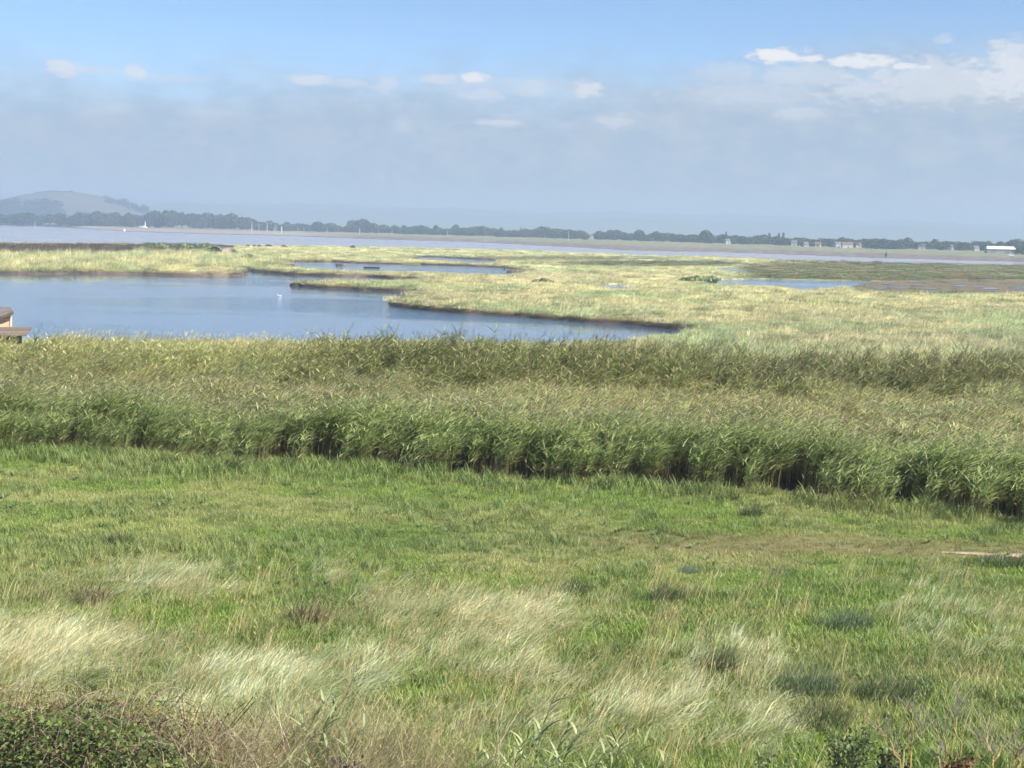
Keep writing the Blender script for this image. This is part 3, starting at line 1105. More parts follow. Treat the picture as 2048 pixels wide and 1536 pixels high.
def reed_proto(seed, stems, rad, hmin, hmax, lean, nleaf, plume, mat, leafw=.046, leafl=.55, name='reed_clump', low=0.28):
    rg = np.random.default_rng(seed)
    p = Proto()
    for s in range(stems):
        r, a = rad * math.sqrt(rg.uniform()), rg.uniform(0, 6.283)
        base = np.array([r * math.cos(a), r * math.sin(a), -0.03])
        H = rg.uniform(hmin, hmax)
        P, wa = reed_points(rg, H, rg.uniform(.5, 1.4) * lean)
        P = P + base
        n = len(P)
        sa = wa + math.pi / 2 + rg.normal(0, .6)
        S = np.array([math.cos(sa), math.sin(sa), 0])
        w = np.linspace(.015, .007, n)
        V = np.stack([P - S * w[:, None] * .5, P + S * w[:, None] * .5], 1).reshape(-1, 3)
        b = np.arange(n - 1) * 2
        Qd = np.stack([b, b + 1, b + 3, b + 2], -1)
        stemc = np.array(DEADC[rg.integers(0, 3)]) * .9
        green = np.array((.22, .25, .1))
        tt_ = np.repeat(np.linspace(0, 1, n), 2)[:, None]
        p.add(V, Qd, stemc * (1 - sstep(tt_, .25, .55)) + green * sstep(tt_, .25, .55))
        fr = np.sort(rg.uniform(low, .97, nleaf))
        bp = np.stack([np.interp(fr, np.linspace(0, 1, n), P[:, k]) for k in range(3)], -1)
        L = rg.uniform(.65, 1.2, nleaf) * leafl * (1 - .35 * np.abs(fr - .65))
        azl = np.where(rg.uniform(0, 1, nleaf) < .8, rg.normal(0.05, .7, nleaf), rg.uniform(0, 6.28, nleaf))
        V, Qd, _ = blades(nleaf, 4, L, bp, azl, rg.uniform(.65, 1.3, nleaf), rg.uniform(.2, 1.1, nleaf), rg.uniform(.7, 1.2, nleaf) * leafw, roll=rg.normal(0, .7, nleaf))
        lc = np.array(LEAFC)[rg.integers(0, 5, nleaf)]
        dead = fr < .45
        lc = np.where((dead & (rg.uniform(0, 1, nleaf) < .6))[:, None], np.array(DEADC)[rg.integers(0, 3, nleaf)], lc)
        p.add(V, Qd, percol(lc, 4, rg, .3))
        if rg.uniform() < plume:
            m = 9
            hb = np.tile(P[-1], (m, 1)) + np.array([0, 0, 1.0]) * np.linspace(-.02, .16, m)[:, None] + rg.normal(0, .008, (m, 3))
            V, Qd, _ = blades(m, 3, rg.uniform(.09, .19, m), hb, rg.normal(0.05, .5, m), rg.uniform(.3, 1.0, m), rg.uniform(.3, .9, m), np.full(m, .022), roll=rg.normal(0, .9, m), tipw=.3)
            p.add(V, Qd, percol(np.array(PLUMEC)[rg.integers(0, 3, m)], 3, rg))
    return p.mesh(name, mat)


bed = [reed_proto(200 + i, 8, .34, 1.55, 2.1,   .24, 9, .28, M_reed) for i in range(6)]
tall = [reed_proto(220 + i, 8, .36, 1.6, 2.3,   .26, 9, .4, M_reed) for i in range(5)]

Yr = rg.uniform(38, 63.5, 11500)
Xr = rg.uniform(-1, 1, 11500) * (0.40 * Yr + 3)
dfr = Yr - reed_front(Xr)
lim = ((dfr > -0.6 + 5.0 * (fbm(Xr * .22, Yr * 0, 5) - .5) + 1.5 * (fbm(Xr * 1.2, Yr * 0, 6) - .5)) | ((dfr > -2.6) & (rg.uniform(0, 1, len(Xr)) < .10))) & (Yr < 63)
lim &= ~((dfr < 2.2) & (fbm(Xr * 1.1, Yr * 1.1, 306) > .60))
Xr, Yr, dfr = Xr[lim], Yr[lim], dfr[lim]
pr = np.where(dfr < 2.5, 1.0, .80)
k = rg.uniform(0, 1, len(Xr)) < pr
Xr, Yr, dfr = Xr[k], Yr[k], dfr[k]
n1, n2 = fbm(Xr * .12, Yr * .25, 301), fbm(Xr * .5, Yr * .5, 302)
tint = np.ones((len(Xr), 3)) * np.array([1.04, 1.04, .94])
tint = lerp(tint, [1.06, 1.0, .84], sstep(dfr, 2.5, 7) * sstep(n1, .38, .6))
tint = lerp(tint, [.76, .85, .58], (1 - sstep(dfr, .6, 4.0)) * .92)
tint = tint * (0.85 + .35 * n2)[:, None]
sc_r = np.where(dfr < 0, .8, 1.0) * (0.92 + .55 * (fbm(Xr * .35, Yr * .35, 303) - .5)) * rg.uniform(.92, 1.08, len(Xr)) * (1.0 - .12 * sstep(dfr, 6, 14))
scatter('reed_bed', bed, np.stack([Xr, Yr, height(Xr, Yr)], -1), rg.normal(0, .35, len(Xr)), sc_r, rg.integers(0, 6, len(Xr)), tint,
        label='dense olive green reed bed across the middle of the view', cat='reeds', kind='stuff')
# the taller belt on the bank behind
Yt = rg.uniform(ROW_D - 2, ROW_E + 1.5, 4300)
Xt = rg.uniform(-1, 1, 4300) * (0.40 * Yt + 3)
k = (Yt > ROW_D + 5.0 * (fbm(Xt * .16, Yt * 0, 309) - .5)) & ~(fbm(Xt * .8, Yt * .8, 308) > .63)
Xt, Yt = Xt[k], Yt[k]
pxx, pyy = project(np.stack([Xt, Yt, np.full_like(Xt, 1)], -1))
left = 1 - sstep(pxx, 420, 760)
n1 = fbm(Xt * .35, Yt * .35, 311)
tint = np.ones((len(Xt), 3)) * np.array([.70, .70, .48])
tint = lerp(tint, [1.35, 1.3, 1.0], left * .8)
tint = lerp(tint, [.62, .60, .44], sstep(pxx, 1300, 1600) * .6)
tint = tint * (.8 + .45 * n1)[:, None]
sct = rg.uniform(.70, 1.10, len(Xt)) * (1 - .27 * left - .08 * (pxx < 90)) * (.85 + .35 * fbm(Xt * .25, Yt * .1, 312)) * (0.95 - .10 * sstep(pxx, 800, 1200))
scatter('reed_belt', tall, np.stack([Xt, Yt, height(Xt, Yt)], -1), rg.normal(0, .35, len(Xt)), sct, rg.integers(0, 5, len(Xt)), tint,
        label='darker belt of taller reeds along the near pond bank', cat='reeds', kind='stuff')
# long straw grass mixed into the top of that belt, most at the left
Yt = rg.uniform(ROW_D + 2, ROW_E + 14, 5200)
Xt = rg.uniform(-1, 1, 5200) * (0.40 * Yt + 3)
pxx, pyy = project(np.stack([Xt, Yt, np.full_like(Xt, 1.5)], -1))
k = rg.uniform(0, 1, len(Xt)) < .35 + .65 * (1 - sstep(pxx, 900, 1250))
Xt, Yt, pxx = Xt[k], Yt[k], pxx[k]
c = np.zeros((len(Xt), 3)) + np.array([.62, .58, .31])
c = lerp(c, [.30, .36, .14], sstep(fbm(Xt * .4, Yt * .4, 321), .45, .65))
scatter('bank_grass', swept + seedy, np.stack([Xt, Yt, height(Xt, Yt)], -1), rg.normal(0, .4, len(Xt)), rg.uniform(1.4, 2.2, len(Xt)) * (.8 + .3 * (1 - sstep(pxx, 500, 1000))) * (1 - .35 * (pxx < 90)), rg.integers(0, 7, len(Xt)), c,
        label='straw-coloured long grass on the near pond bank behind the reeds', cat='grass', kind='stuff')

# --- salt marsh
mtuft = [grass_proto(400 + i, 70, .75, .30, .58, .55, .8, .04, .85, M_grass, PALES) for i in range(5)]
mlow = [grass_proto(410 + i, 70, .8, .08, .2, .5, .6, .05, .4, M_grass, GREENS) for i in range(3)]
n = 62000
kpx = rg.uniform(-350, 2400, n)
kk_ = rg.uniform(0, 1, n)
dep = 44 + (300 - 44) * kk_ ** 1.15
Yg = CAM_H * FPX / dep
Xg = Yg * (kpx - 1024) / FPX
k = (Yg > 82) & (Yg < near_edge(Xg, Yg) - 1.5)
Xg, Yg = Xg[k], Yg[k]
wt_ = wet(Xg, Yg)
Xg, Yg = Xg[~wt_], Yg[~wt_]
# a crisp fringe on the pool edges
ex, ey, ez = [], [], []
for pi, P in enumerate(POOLS_W[:3]):
    P = np.array(refine(P, 0.45 if pi == 0 else .6, .0, 500 + pi))
    area = 0.5 * np.sum(P[:, 0] * np.roll(P[:, 1], -1) - np.roll(P[:, 0], -1) * P[:, 1])
    tg_ = np.roll(P, -1, 0) - np.roll(P, 1, 0)
    tg_ /= np.maximum(np.linalg.norm(tg_, axis=1, keepdims=True), 1e-6)
    on = np.stack([tg_[:, 1], -tg_[:, 0]], 1) * (1 if area > 0 else -1)
    o1 = rg.uniform(.12, 1.3, len(P))
    o2 = rg.uniform(-.02, .22, len(P))
    for o_, zlow in ((o1, 0.0), (o2, 1.0)):
        q_ = P + on * o_[:, None]
        ex.append(q_[:, 0])
        ey.append(q_[:, 1])
        ez.append(zlow * LEVEL[pi] * rg.uniform(.15, .7, len(P)))
ex, ey, ez = np.concatenate(ex), np.concatenate(ey), np.concatenate(ez)
ok = (ey > 95) & (np.abs(ex / ey) < .5) & (~wet(ex, ey) | (ez < 0)) & ~((ez < 0) & (fbm(ex * .35, ey * .35, 345) < .45))
ex, ey, ez = ex[ok], ey[ok], ez[ok]
nfr = len(ex)
Xg, Yg = np.concatenate([Xg, ex]), np.concatenate([Yg, ey])
isfr = np.arange(len(Xg)) >= len(Xg) - nfr
zoff = np.concatenate([np.zeros(len(Xg) - nfr), ez])
pxx, pyy = project(np.stack([Xg, Yg, np.zeros_like(Xg)], -1))
c = marsh_colour(Xg, Yg, pxx, pyy)
lowf = np.clip(blob(pxx, pyy, 1850, 542, 540, 21, .45) * sstep(pxx, 1440, 1540) + .9 * blob(pxx, pyy, 1310, 527, 190, 6, .5), 0, 1)
mudf = np.clip(blob(pxx, pyy, 1930, 573, 250, 14, .35) * sstep(pxx, 1640, 1740) * 1.3, 0, 1)
k = rg.uniform(0, 1, len(Xg)) > mudf * .93
Xg, Yg, c, lowf, pxx, pyy, isfr, mudf, zoff = Xg[k], Yg[k], c[k], lowf[k], pxx[k], pyy[k], isfr[k], mudf[k], zoff[k]
c = lerp(c, [.33, .33, .15], isfr * .55)
c = lerp(c, [.20, .19, .09], (zoff < 0) * .75)
lo = rg.uniform(0, 1, len(Xg)) < np.maximum(lowf, mudf)
sz = (.55 + .0042 * Yg) * rg.uniform(.7, 1.15, len(Xg))
sz = np.where(isfr, .42 + .0014 * Yg, sz)
hz_ = rg.uniform(.55, 1.0, len(Xg)) * (.7 + .8 * fbm(Xg * .06, Yg * .06, 331)) * (1 + .0008 * Yg)
hz_ = np.where(isfr, rg.uniform(.4, .75, len(Xg)), hz_)
infront = np.zeros(len(Xg), bool)
for dy_ in (2.0, 5.0, 9.0):
    infront |= wet(Xg * (1 + dy_ / Yg), Yg + dy_)
hz_ = np.where(infront & (Yg > 225), hz_ * .5, hz_)
hz_ = hz_ * (.7 + .9 * rg.uniform(0, 1, len(Xg)) ** 3)
hz_ = hz_ * (1 + 1.3 * blob(pxx, pyy, 150, 520, 420, 22, .4))
sc3 = np.stack([sz, sz, hz_], -1)
idx = np.where(lo, 5 + rg.integers(0, 3, len(Xg)), rg.integers(0, 5, len(Xg)))
scatter('marsh_grass', mtuft + mlow, np.stack([Xg, Yg, np.minimum(height(Xg, Yg), .1) + zoff], -1), rg.normal(0, .4, len(Xg)), sc3, idx, c * (.72 + .62 * rg.uniform(0, 1, (len(Xg), 1)) ** 1.2),
        label='pale straw salt-marsh grass round the pools and out to the river', cat='grass', kind='stuff')

# ------------------------------------------------------------------ far trees
def crown_mesh(seed, lobes, n, leaf, name='crown', dark=(.035, .052, .02), light=(.085, .11, .04)):
    """leaf clumps spread through a crown made of uneven lobes: (x, y, z, rx, ry, rz)"""
    rg = np.random.default_rng(seed)
    vol = np.array([l[3] * l[4] * l[5] for l in lobes])
    which = rg.choice(len(lobes), n, p=vol ** .8 / (vol ** .8).sum())
    L = np.array(lobes)[which]
    d = rg.normal(0, 1, (n, 3))
    d /= np.linalg.norm(d, axis=1, keepdims=True)
    r = rg.uniform(.55, 1.04, n) ** .6
    P = L[:, :3] + d * L[:, 3:] * r[:, None]
    nr_ = d + rg.normal(0, .7, (n, 3))
    nr_ /= np.linalg.norm(nr_, axis=1, keepdims=True)
    a = np.cross(nr_, rg.normal(0, 1, (n, 3)))
    a /= np.linalg.norm(a, axis=1, keepdims=True)
    b = np.cross(nr_, a)
    s = leaf * rg.uniform(.6, 1.3, n)[:, None]
    V = np.stack([P - a * s - b * s * .6, P + a * s * .9 - b * s * .7, P + a * s * .8 + b * s * .7, P - a * s * .7 + b * s * .8], 1).reshape(-1, 3)
    Qd = np.arange(4 * n).reshape(-1, 4)
    f = rg.uniform(0, 1, (n, 1)) * .6 + .4 * vnoise(P[:, 0] * 1.3 + 40, P[:, 2] * 1.3 + 40, seed)[:, None]
    c = np.array(dark) * (1 - f) + np.array(light) * f
    return np_mesh(name, V, Qd, M_far, np.repeat(c, 4, axis=0))


def trunk_mesh(h, r, limbs, seed, name='trunk'):
    rg = random.Random(seed)
    m = MB()
    m.tube([(0, 0, -.3), (.02 * h, 0, h * .3), (0, .02 * h, h * .62), (.01 * h, 0, h)], [r * 1.25, r, r * .7, r * .25], 7, (.07, .055, .04))
    for i in range(limbs):
        z = h * rg.uniform(.35, .75)
        a = rg.uniform(0, 6.28)
        l = h * rg.uniform(.25, .42)
        m.tube([(0, 0, z), (math.cos(a) * l * .5, math.sin(a) * l * .5, z + l * .35), (math.cos(a) * l, math.sin(a) * l, z + l * .8)], [r * .5, r * .35, r * .12], 5, (.07, .055, .04))
    return m.mesh(name, M_bark)


TREES = {}
# unit trees: total height 1, half width about .45
defs = {
    'round': [(0, 0, .55, .44, .44, .41), (.2, .1, .4, .3, .3, .28), (-.2, 0, .42, .3, .3, .3), (.02, -.1, .78, .24, .24, .2), (0, 0, .22, .34, .34, .2)],
    'broad': [(0, 0, .5, .5, .45, .33), (.3, 0, .42, .3, .3, .28), (-.32, 0, .45, .3, .3, .28), (.1, .1, .74, .28, .28, .22), (-.15, 0, .72, .24, .24, .2), (.1, 0, .2, .45, .4, .2)],
    'ragged': [(0, 0, .5, .34, .34, .32), (.2, 0, .72, .2, .2, .24), (-.22, 0, .6, .2, .2, .24), (.02, 0, .85, .15, .15, .15), (.25, 0, .38, .22, .22, .2), (-.27, 0, .33, .22, .22, .2)],
    'poplar': [(0, 0, .3, .15, .15, .24), (0, 0, .55, .17, .17, .3), (.02, 0, .8, .11, .11, .2)],
    'scrub': [(0, 0, .35, .55, .5, .35), (.45, 0, .3, .4, .4, .3), (-.45, 0, .32, .4, .4, .3), (.1, 0, .6, .35, .35, .3), (-.2, 0, .58, .3, .3, .28)],
}
for i, (k, lb) in enumerate(defs.items()):
    TREES[k] = (crown_mesh(600 + i, lb, 520 if k != 'poplar' else 300, .065, 'crown'), trunk_mesh(.82 if k != 'scrub' else .5, .028, 5 if k != 'poplar' else 2, 600 + i, 'trunk'))
TR = random.Random(5)


def far_tree(px, top, width, kind, label, group=None, D=None, name=None, cat='tree'):
    D = D or tree_D(px) * TR.uniform(.97, 1.06)
    base = at_d(px, D, .45)
    v = ray(px, top)
    topz = CAM_H + v.z / v.y * D
    h = max(topz - base.z, 2.5)
    w = width / FPX * D / .95
    cm, tm = TREES[kind]
    o = empty(name or {'poplar': 'poplar_tree', 'scrub': 'scrub_tree'}.get(kind, 'broadleaf_tree'), base, TR.uniform(0, 6.28))
    sc_ = (w, w, h) if kind != 'poplar' else (w * 2.4, w * 2.4, h)
    link('crown', cm, o, scale=sc_)
    link('trunk', tm, o, scale=(h, h, h))
    tag(o, label, cat, group)
    return o


# single trees that stand out
far_tree(121, 425.5, 24, 'round', 'rounded dark tree left of the gap below the bare hill', D=1450)
far_tree(158, 423, 34, 'broad', 'broad tree in front of the foot of the bare hill', D=1470)
far_tree(196, 421.5, 34, 'round', 'tallest rounded tree in the wood left of the white ship')
far_tree(228, 423, 32, 'broad', 'wide tree just left of the white buoy on the far shore')
far_tree(257, 424.5, 20, 'round', 'small round tree above the white buoy on the far shore')
far_tree(706, 440, 30, 'round', 'left tree of the tall square clump on the far shore')
far_tree(724, 437, 34, 'round', 'middle tree of the tall square clump on the far shore')
far_tree(735, 441, 18, 'ragged', 'right tree of the tall square clump on the far shore')
far_tree(808, 449.5, 14, 'round', 'small round tree, first to the right of the tall square clump')
far_tree(843, 450.5, 20, 'round', 'second round tree to the right of the tall square clump')
far_tree(871, 449, 13, 'ragged', 'narrow pointed tree right of the tall square clump')
far_tree(911, 448.5, 18, 'round', 'round-topped tree standing clear above the belt in the middle')
far_tree(956, 454.5, 14, 'round', 'small dome tree above the belt near the middle')
far_tree(1001, 453.5, 12, 'ragged', 'slim pointed tree above the belt near the middle')
far_tree(1411, 459, 27, 'round', 'big solitary round tree rising above the right tree belt', D=1060)
far_tree(1451, 463, 5, 'poplar', 'single thin poplar just right of the big round tree', D=1060)
far_tree(1538, 466, 8, 'poplar', 'left poplar of the three columnar poplars', 'three poplars', D=1040)
far_tree(1557, 466, 7, 'poplar', 'middle poplar of the three columnar poplars', 'three poplars', D=1040)
far_tree(1565.5, 465, 7, 'poplar', 'right poplar of the three columnar poplars', 'three poplars', D=1040)
far_tree(1594, 475, 18, 'round', 'dark dome tree behind a white house right of the poplars')
far_tree(1752, 486, 34, 'scrub', 'dark thicket on the flat left of the dark beacon', D=900)
far_tree(1786, 484.5, 30, 'scrub', 'dark thicket on the flat right of the dark beacon', D=900)
far_tree(1868, 477, 16, 'ragged', 'pointed tree between the village and the long barn')
far_tree(1975, 482, 24, 'broad', 'dark tree behind the left end of the long barn', D=880)
far_tree(2000, 481.5, 30, 'broad', 'dark tree behind the middle of the long barn', D=880)
far_tree(2022, 480.5, 26, 'round', 'dark tree behind the right end of the long barn', D=880)
far_tree(2043, 491, 22, 'scrub', 'dark bush right of the long barn at the picture edge', D=760)


def belt(x0, x1, tops, step, kinds, label, group, wfac=2.1):
    px = x0
    while px < x1:
        top = np.interp(px, [t[0] for t in tops], [t[1] for t in tops]) + TR.choice((TR.uniform(-3.5, .5), TR.uniform(-2.5, 1.5), TR.uniform(-7, -2.5)))
        kd = TR.choice(kinds)
        far_tree(px, top, step * wfac * TR.uniform(.9, 1.4), kd, {'round': 'round-crowned ', 'broad': 'wide-crowned ', 'ragged': 'uneven-crowned ', 'scrub': 'bushy '}[kd] + label, group)
        px += step * TR.uniform(.75, 1.25)


belt(-70, 112, [(-70, 428), (0, 428), (60, 431), (112, 428)], 13, ['round', 'broad', 'ragged'], 'dark shoreline tree of the wood below the hill', 'trees of the wood below the hill')
belt(132, 305, [(132, 434), (180, 428), (250, 430), (305, 429)], 11, ['round', 'broad', 'scrub'], 'tree of the shore wood around the white buoy and ship', 'trees of the shore wood by the ship')
belt(300, 520, [(300, 426), (360, 425), (420, 430), (465, 432), (500, 436), (520, 446)], 11, ['round', 'broad', 'ragged'], 'tree of the long wood between the ship and the pale posts', 'trees of the wood right of the ship')
belt(520, 700, [(520, 444), (545, 443), (575, 448), (610, 446), (650, 448), (672, 452), (690, 455)], 10, ['broad', 'scrub', 'round'], 'tree of the low belt behind the pale posts', 'trees of the belt behind the posts')
belt(700, 920, [(700, 452), (760, 450), (800, 455), (850, 456), (920, 457)], 10, ['scrub', 'broad', 'round'], 'low tree of the belt around the tall square clump', 'trees of the belt around the clump')
belt(920, 1170, [(920, 456), (1000, 459), (1060, 460), (1100, 456.5), (1135, 460), (1165, 466)], 10, ['broad', 'scrub', 'round'], 'tree of the dense belt right of the middle on the far shore', 'trees of the middle belt')
belt(1190, 1400, [(1190, 467), (1215, 465), (1280, 466), (1340, 470), (1400, 471)], 11, ['scrub', 'broad', 'round'], 'low tree of the belt left of the big round tree', 'trees of the belt left of the round tree')
belt(1420, 1620, [(1420, 472), (1500, 474), (1560, 474), (1600, 479), (1620, 478)], 11, ['scrub', 'broad', 'round'], 'low tree of the belt among the poplars', 'trees among the poplars')
belt(1620, 1860, [(1620, 477), (1650, 477), (1700, 478.5), (1800, 480), (1860, 483)], 12, ['scrub', 'broad', 'round'], 'low tree among the white village houses', 'trees among the houses')
belt(1870, 1975, [(1870, 482), (1920, 485), (1975, 484)], 11, ['scrub', 'broad'], 'low tree between the village and the barn', 'trees left of the barn')
belt(2030, 2160, [(2030, 482), (2160, 484)], 13, ['broad', 'round'], 'tree behind the bush at the right picture edge', 'trees right of the barn')


# woods on the hill: masses nobody could count
def hill_wood(name, label, spots):
    rg = np.random.default_rng(len(spots))
    Vs, Qs, Cs, n = [], [], [], 0
    cm = TREES['broad'][0]
    v = np.empty(len(cm.vertices) * 3, np.float32)
    cm.vertices.foreach_get('co', v)
    v = v.reshape(-1, 4, 3)[::3].reshape(-1, 3)
    for px, py, D, h, w in spots:
        b = at_d(px, D)
        z = float(hill_z(np.array([b.x]), np.array([D]))[0])
        a = rg.uniform(0, 6.28)
        ca, sa_ = math.cos(a), math.sin(a)
        p = v * np.array([w, w, h])
        p = np.stack([p[:, 0] * ca - p[:, 1] * sa_ + b.x, p[:, 0] * sa_ + p[:, 1] * ca + D, p[:, 2] + z], -1)
        Vs.append(p)
        Cs.append(np.tile(np.array([.035, .055, .03]) * rg.uniform(.8, 1.2), (len(p), 1)))
    V = np.concatenate(Vs)
    return tag(link(name, np_mesh(name, V, np.arange(len(V)).reshape(-1, 4), M_far, np.concatenate(Cs))), label, 'wood', None, 'stuff')


HR = random.Random(9)
hill_wood('hillside_wood', 'dark wood covering the lower left slope of the hill', [(HR.uniform(-120, 132), 0, HR.uniform(2385, 2490), HR.uniform(10, 14), HR.uniform(16, 24)) for _ in range(150)])
hill_wood('hill_copse', 'small copse on the lower middle slope of the hill', [(HR.uniform(155, 182), 0, HR.uniform(2385, 2440), HR.uniform(11, 15), HR.uniform(11, 16)) for _ in range(16)])
hill_wood('hill_hedge', 'row of trees down the right shoulder of the hill', [(x + HR.uniform(-4, 4), 0, 2690 + HR.uniform(-50, 30), HR.uniform(4, 9) + (5 if x > 238 else 0), HR.uniform(8, 16)) for x in range(212, 300, 3)])
hill_wood('hilltop_scrub', 'thin dark scrub along the flat top of the hill', [(x + HR.uniform(-4, 4), 0, 2690 + HR.uniform(-25, 25), HR.uniform(1.5, 3), HR.uniform(6, 12)) for x in range(66, 150, 4)])


# ------------------------------------------------------------------ far buildings and boats
def gable(m, w, d, h, rh, col, over=.3):
    m.add([(-w / 2 - over, -d / 2 - over, h), (w / 2 + over, -d / 2 - over, h), (w / 2 + over, d / 2 + over, h), (-w / 2 - over, d / 2 + over, h), (-w / 2 - over, 0, h + rh), (w / 2 + over, 0, h + rh),
           (-w / 2 - over, -d / 2 - over, h - .18), (w / 2 + over, -d / 2 - over, h - .18), (w / 2 + over, d / 2 + over, h - .18), (-w / 2 - over, d / 2 + over, h - .18)],
          [(0, 1, 5, 4), (2, 3, 4, 5), (0, 4, 3), (1, 2, 5), (6, 7, 1, 0), (8, 9, 3, 2), (9, 8, 7, 6), (9, 6, 0, 3), (7, 8, 2, 1)], col)


def house(px, D, w, h, wallc, roofc, label, rz=0.0, d=6.0, rh=2.0, wins=3, group=None):
    o = empty('house', at_d(px, D, .45), rz)
    o.scale = (.66, .66, .66)
    m = MB()
    m.box((0, 0, h / 2 - .3), (w, d, h + .55), 0, wallc)
    m.add([(-w / 2, -d / 2, h), (-w / 2, d / 2, h), (-w / 2, 0, h + rh - .15), (w / 2, -d / 2, h), (w / 2, d / 2, h), (w / 2, 0, h + rh - .15)], [(0, 2, 1), (3, 4, 5)], wallc)
    m.build('wall', M_paint, o)
    m = MB()
    gable(m, w, d, h + .02, rh, roofc)
    rf = m.build('roof', M_brick, o)
    m = MB()
    m.box((w * .3, 0, h + rh + .2), (.7, .6, 1.3), 0, (.25, .14, .1))
    m.build('chimney', M_brick, rf)
    for i in range(wins):
        x = -w / 2 + w * (i + .5) / wins
        m = MB()
        m.box((x, -d / 2 - .02, h * .6), (.9, .06, 1.0), 0, (.75, .75, .73))
        f = m.build('window', M_paint, o)
        m = MB()
        m.box((x, -d / 2 - .06, h * .6), (.75, .03, .85))
        m.build('pane', M_glass, f)
    m = MB()
    m.box((w * .05, -d / 2 - .03, .75), (.85, .07, 1.9), 0, (.12, .1, .09))
    m.build('door', M_paint, o)
    return tag(o, label, 'house', group)


WHT, SLATE, TILE = (.5, .5, .48), (.16, .16, .17), (.19, .12, .09)
house(1454, 1000, 5.0, 3.4, WHT, SLATE, 'small white house just right of the big round tree', .3)
house(1588, 960, 5.5, 3.6, WHT, SLATE, 'white house under the dome tree right of the poplars', -.2)
house(1611, 940, 4.2, 2.6, WHT, SLATE, 'low white cottage between the dome tree and the village', .2)
house(1636, 940, 5.0, 2.8, WHT, TILE, 'white cottage left of the bright pair of houses', -.3)
house(1675, 930, 7.0, 3.4, WHT, SLATE, 'bright white house left of the longest white house', .35)
house(1694, 925, 10.0, 3.4, WHT, TILE, 'longest white house of the village', .05, wins=5)
house(1716, 960, 6.0, 3.0, (.5, .42, .36), TILE, 'pale brick house right of the longest white house', .1)
house(1775, 960, 4.5, 4.8, WHT, SLATE, 'tall narrow white house behind the dark beacon', .5, wins=2)
house(1843, 930, 6.5, 3.0, WHT, SLATE, 'white house alone right of the dark beacon', -.2)
house(1904, 930, 5.5, 3.0, (.6, .56, .5), SLATE, 'grey-white house left of the pair near the barn', .4)
house(1930, 940, 6.0, 3.2, (.55, .5, .45), TILE, 'grey house with red roof, second left of the barn', -.3)
house(1951, 920, 5.0, 2.8, WHT, SLATE, 'small white house next left of the barn', .2)
house(1181, 1190, 8.0, 3.6, (.55, .5, .45), TILE, 'pale house in the gap of the tree belt right of the middle', .1)
house(42, 1620, 5.0, 6.5, WHT, SLATE, 'tiny white house at the foot of the hill wood', .3, wins=2)

# long barn
bn = empty('barn', at_d(2000, 800, .4), -.12)
m = MB()
m.box((0, 0, 1.0), (14.6, 8.0, 2.6), 0, (.28, .29, .29))
m.build('wall', M_paint, bn)
for sgn in (-1, 1):
    for k in range(8):
        x0, x1 = -7.8 + k * 1.95, -7.8 + (k + 1) * 1.95 - .03
        y0, y1, z0, z1 = sgn * 4.4, sgn * .05, 2.25, 3.7
        m = MB()
        m.add([(x0, y0, z0), (x1, y0, z0), (x1 * .9, y1, z1), (x0 * .9, y1, z1), (x0, y0, z0 - .1), (x1, y0, z0 - .1), (x1 * .9, y1, z1 - .1), (x0 * .9, y1, z1 - .1)],
              [(0, 1, 2, 3), (7, 6, 5, 4), (0, 4, 5, 1), (1, 5, 6, 2), (2, 6, 7, 3), (3, 7, 4, 0)], (.66, .66, .60))
        m.build('roof_panel', M_paint, bn)
m = MB()
m.tube([(-7.0, 0, 3.72), (7.0, 0, 3.72)], .12, 6, (.5, .5, .47))
m.build('ridge_cap', M_paint, bn)
for x in (-4.0, 3.0):
    m = MB()
    m.box((x, -4.03, 1.0), (2.6, .08, 2.0), 0, (.18, .2, .2))
    m.build('door', M_paint, bn)
tag(bn, 'long low barn with pale hipped roof at the right edge of the far shore', 'barn')

# cabin cruiser drawn up on the flat below the barn
def hull_rings(L, B, Hh, n=9, sheer=.3):
    rings = []
    for i in range(n):
        t = i / (n - 1)
        w = B / 2 * (1 - max(0, (t - .45) / .55) ** 2.2) * (.85 + .15 * min(1, t * 5))
        w = max(w, .03)
        zt = Hh * (1 + sheer * t * t)
        x = -L / 2 + L * t
        rings.append([(x, -w, zt), (x, -w * .85, zt * .4), (x - .02 * L * t, 0, 0.0 + Hh * .35 * t ** 4), (x, w * .85, zt * .4), (x, w, zt)])
    return rings


bt = empty('cabin_cruiser', at_d(2021, 690, .1), 2.9)
MB().loft(hull_rings(3.2, 1.3, .6), (.85, .85, .83)).build('hull', M_paint, bt, True)
MB().loft([[(-.9, -.5, .55), (.7, -.45, .6), (.7, .45, .6), (-.9, .5, .55)], [(-.8, -.42, 1.15), (.25, -.36, 1.15), (.25, .36, 1.15), (-.8, .42, 1.15)]], (.82, .82, .8)).build('cabin', M_paint, bt)
for s_ in (-1, 1):
    MB().box((-.3, s_ * .47, .9), (.7, .03, .22)).build('window', M_glass, bt)
MB().tube([(-1.3, 0, .6), (-1.35, 0, 1.0)], [.1, .14], 6, (.1, .1, .1)).build('outboard_motor', M_paint, bt)
tag(bt, 'small white cabin cruiser lying on the mud below the long barn', 'boat')

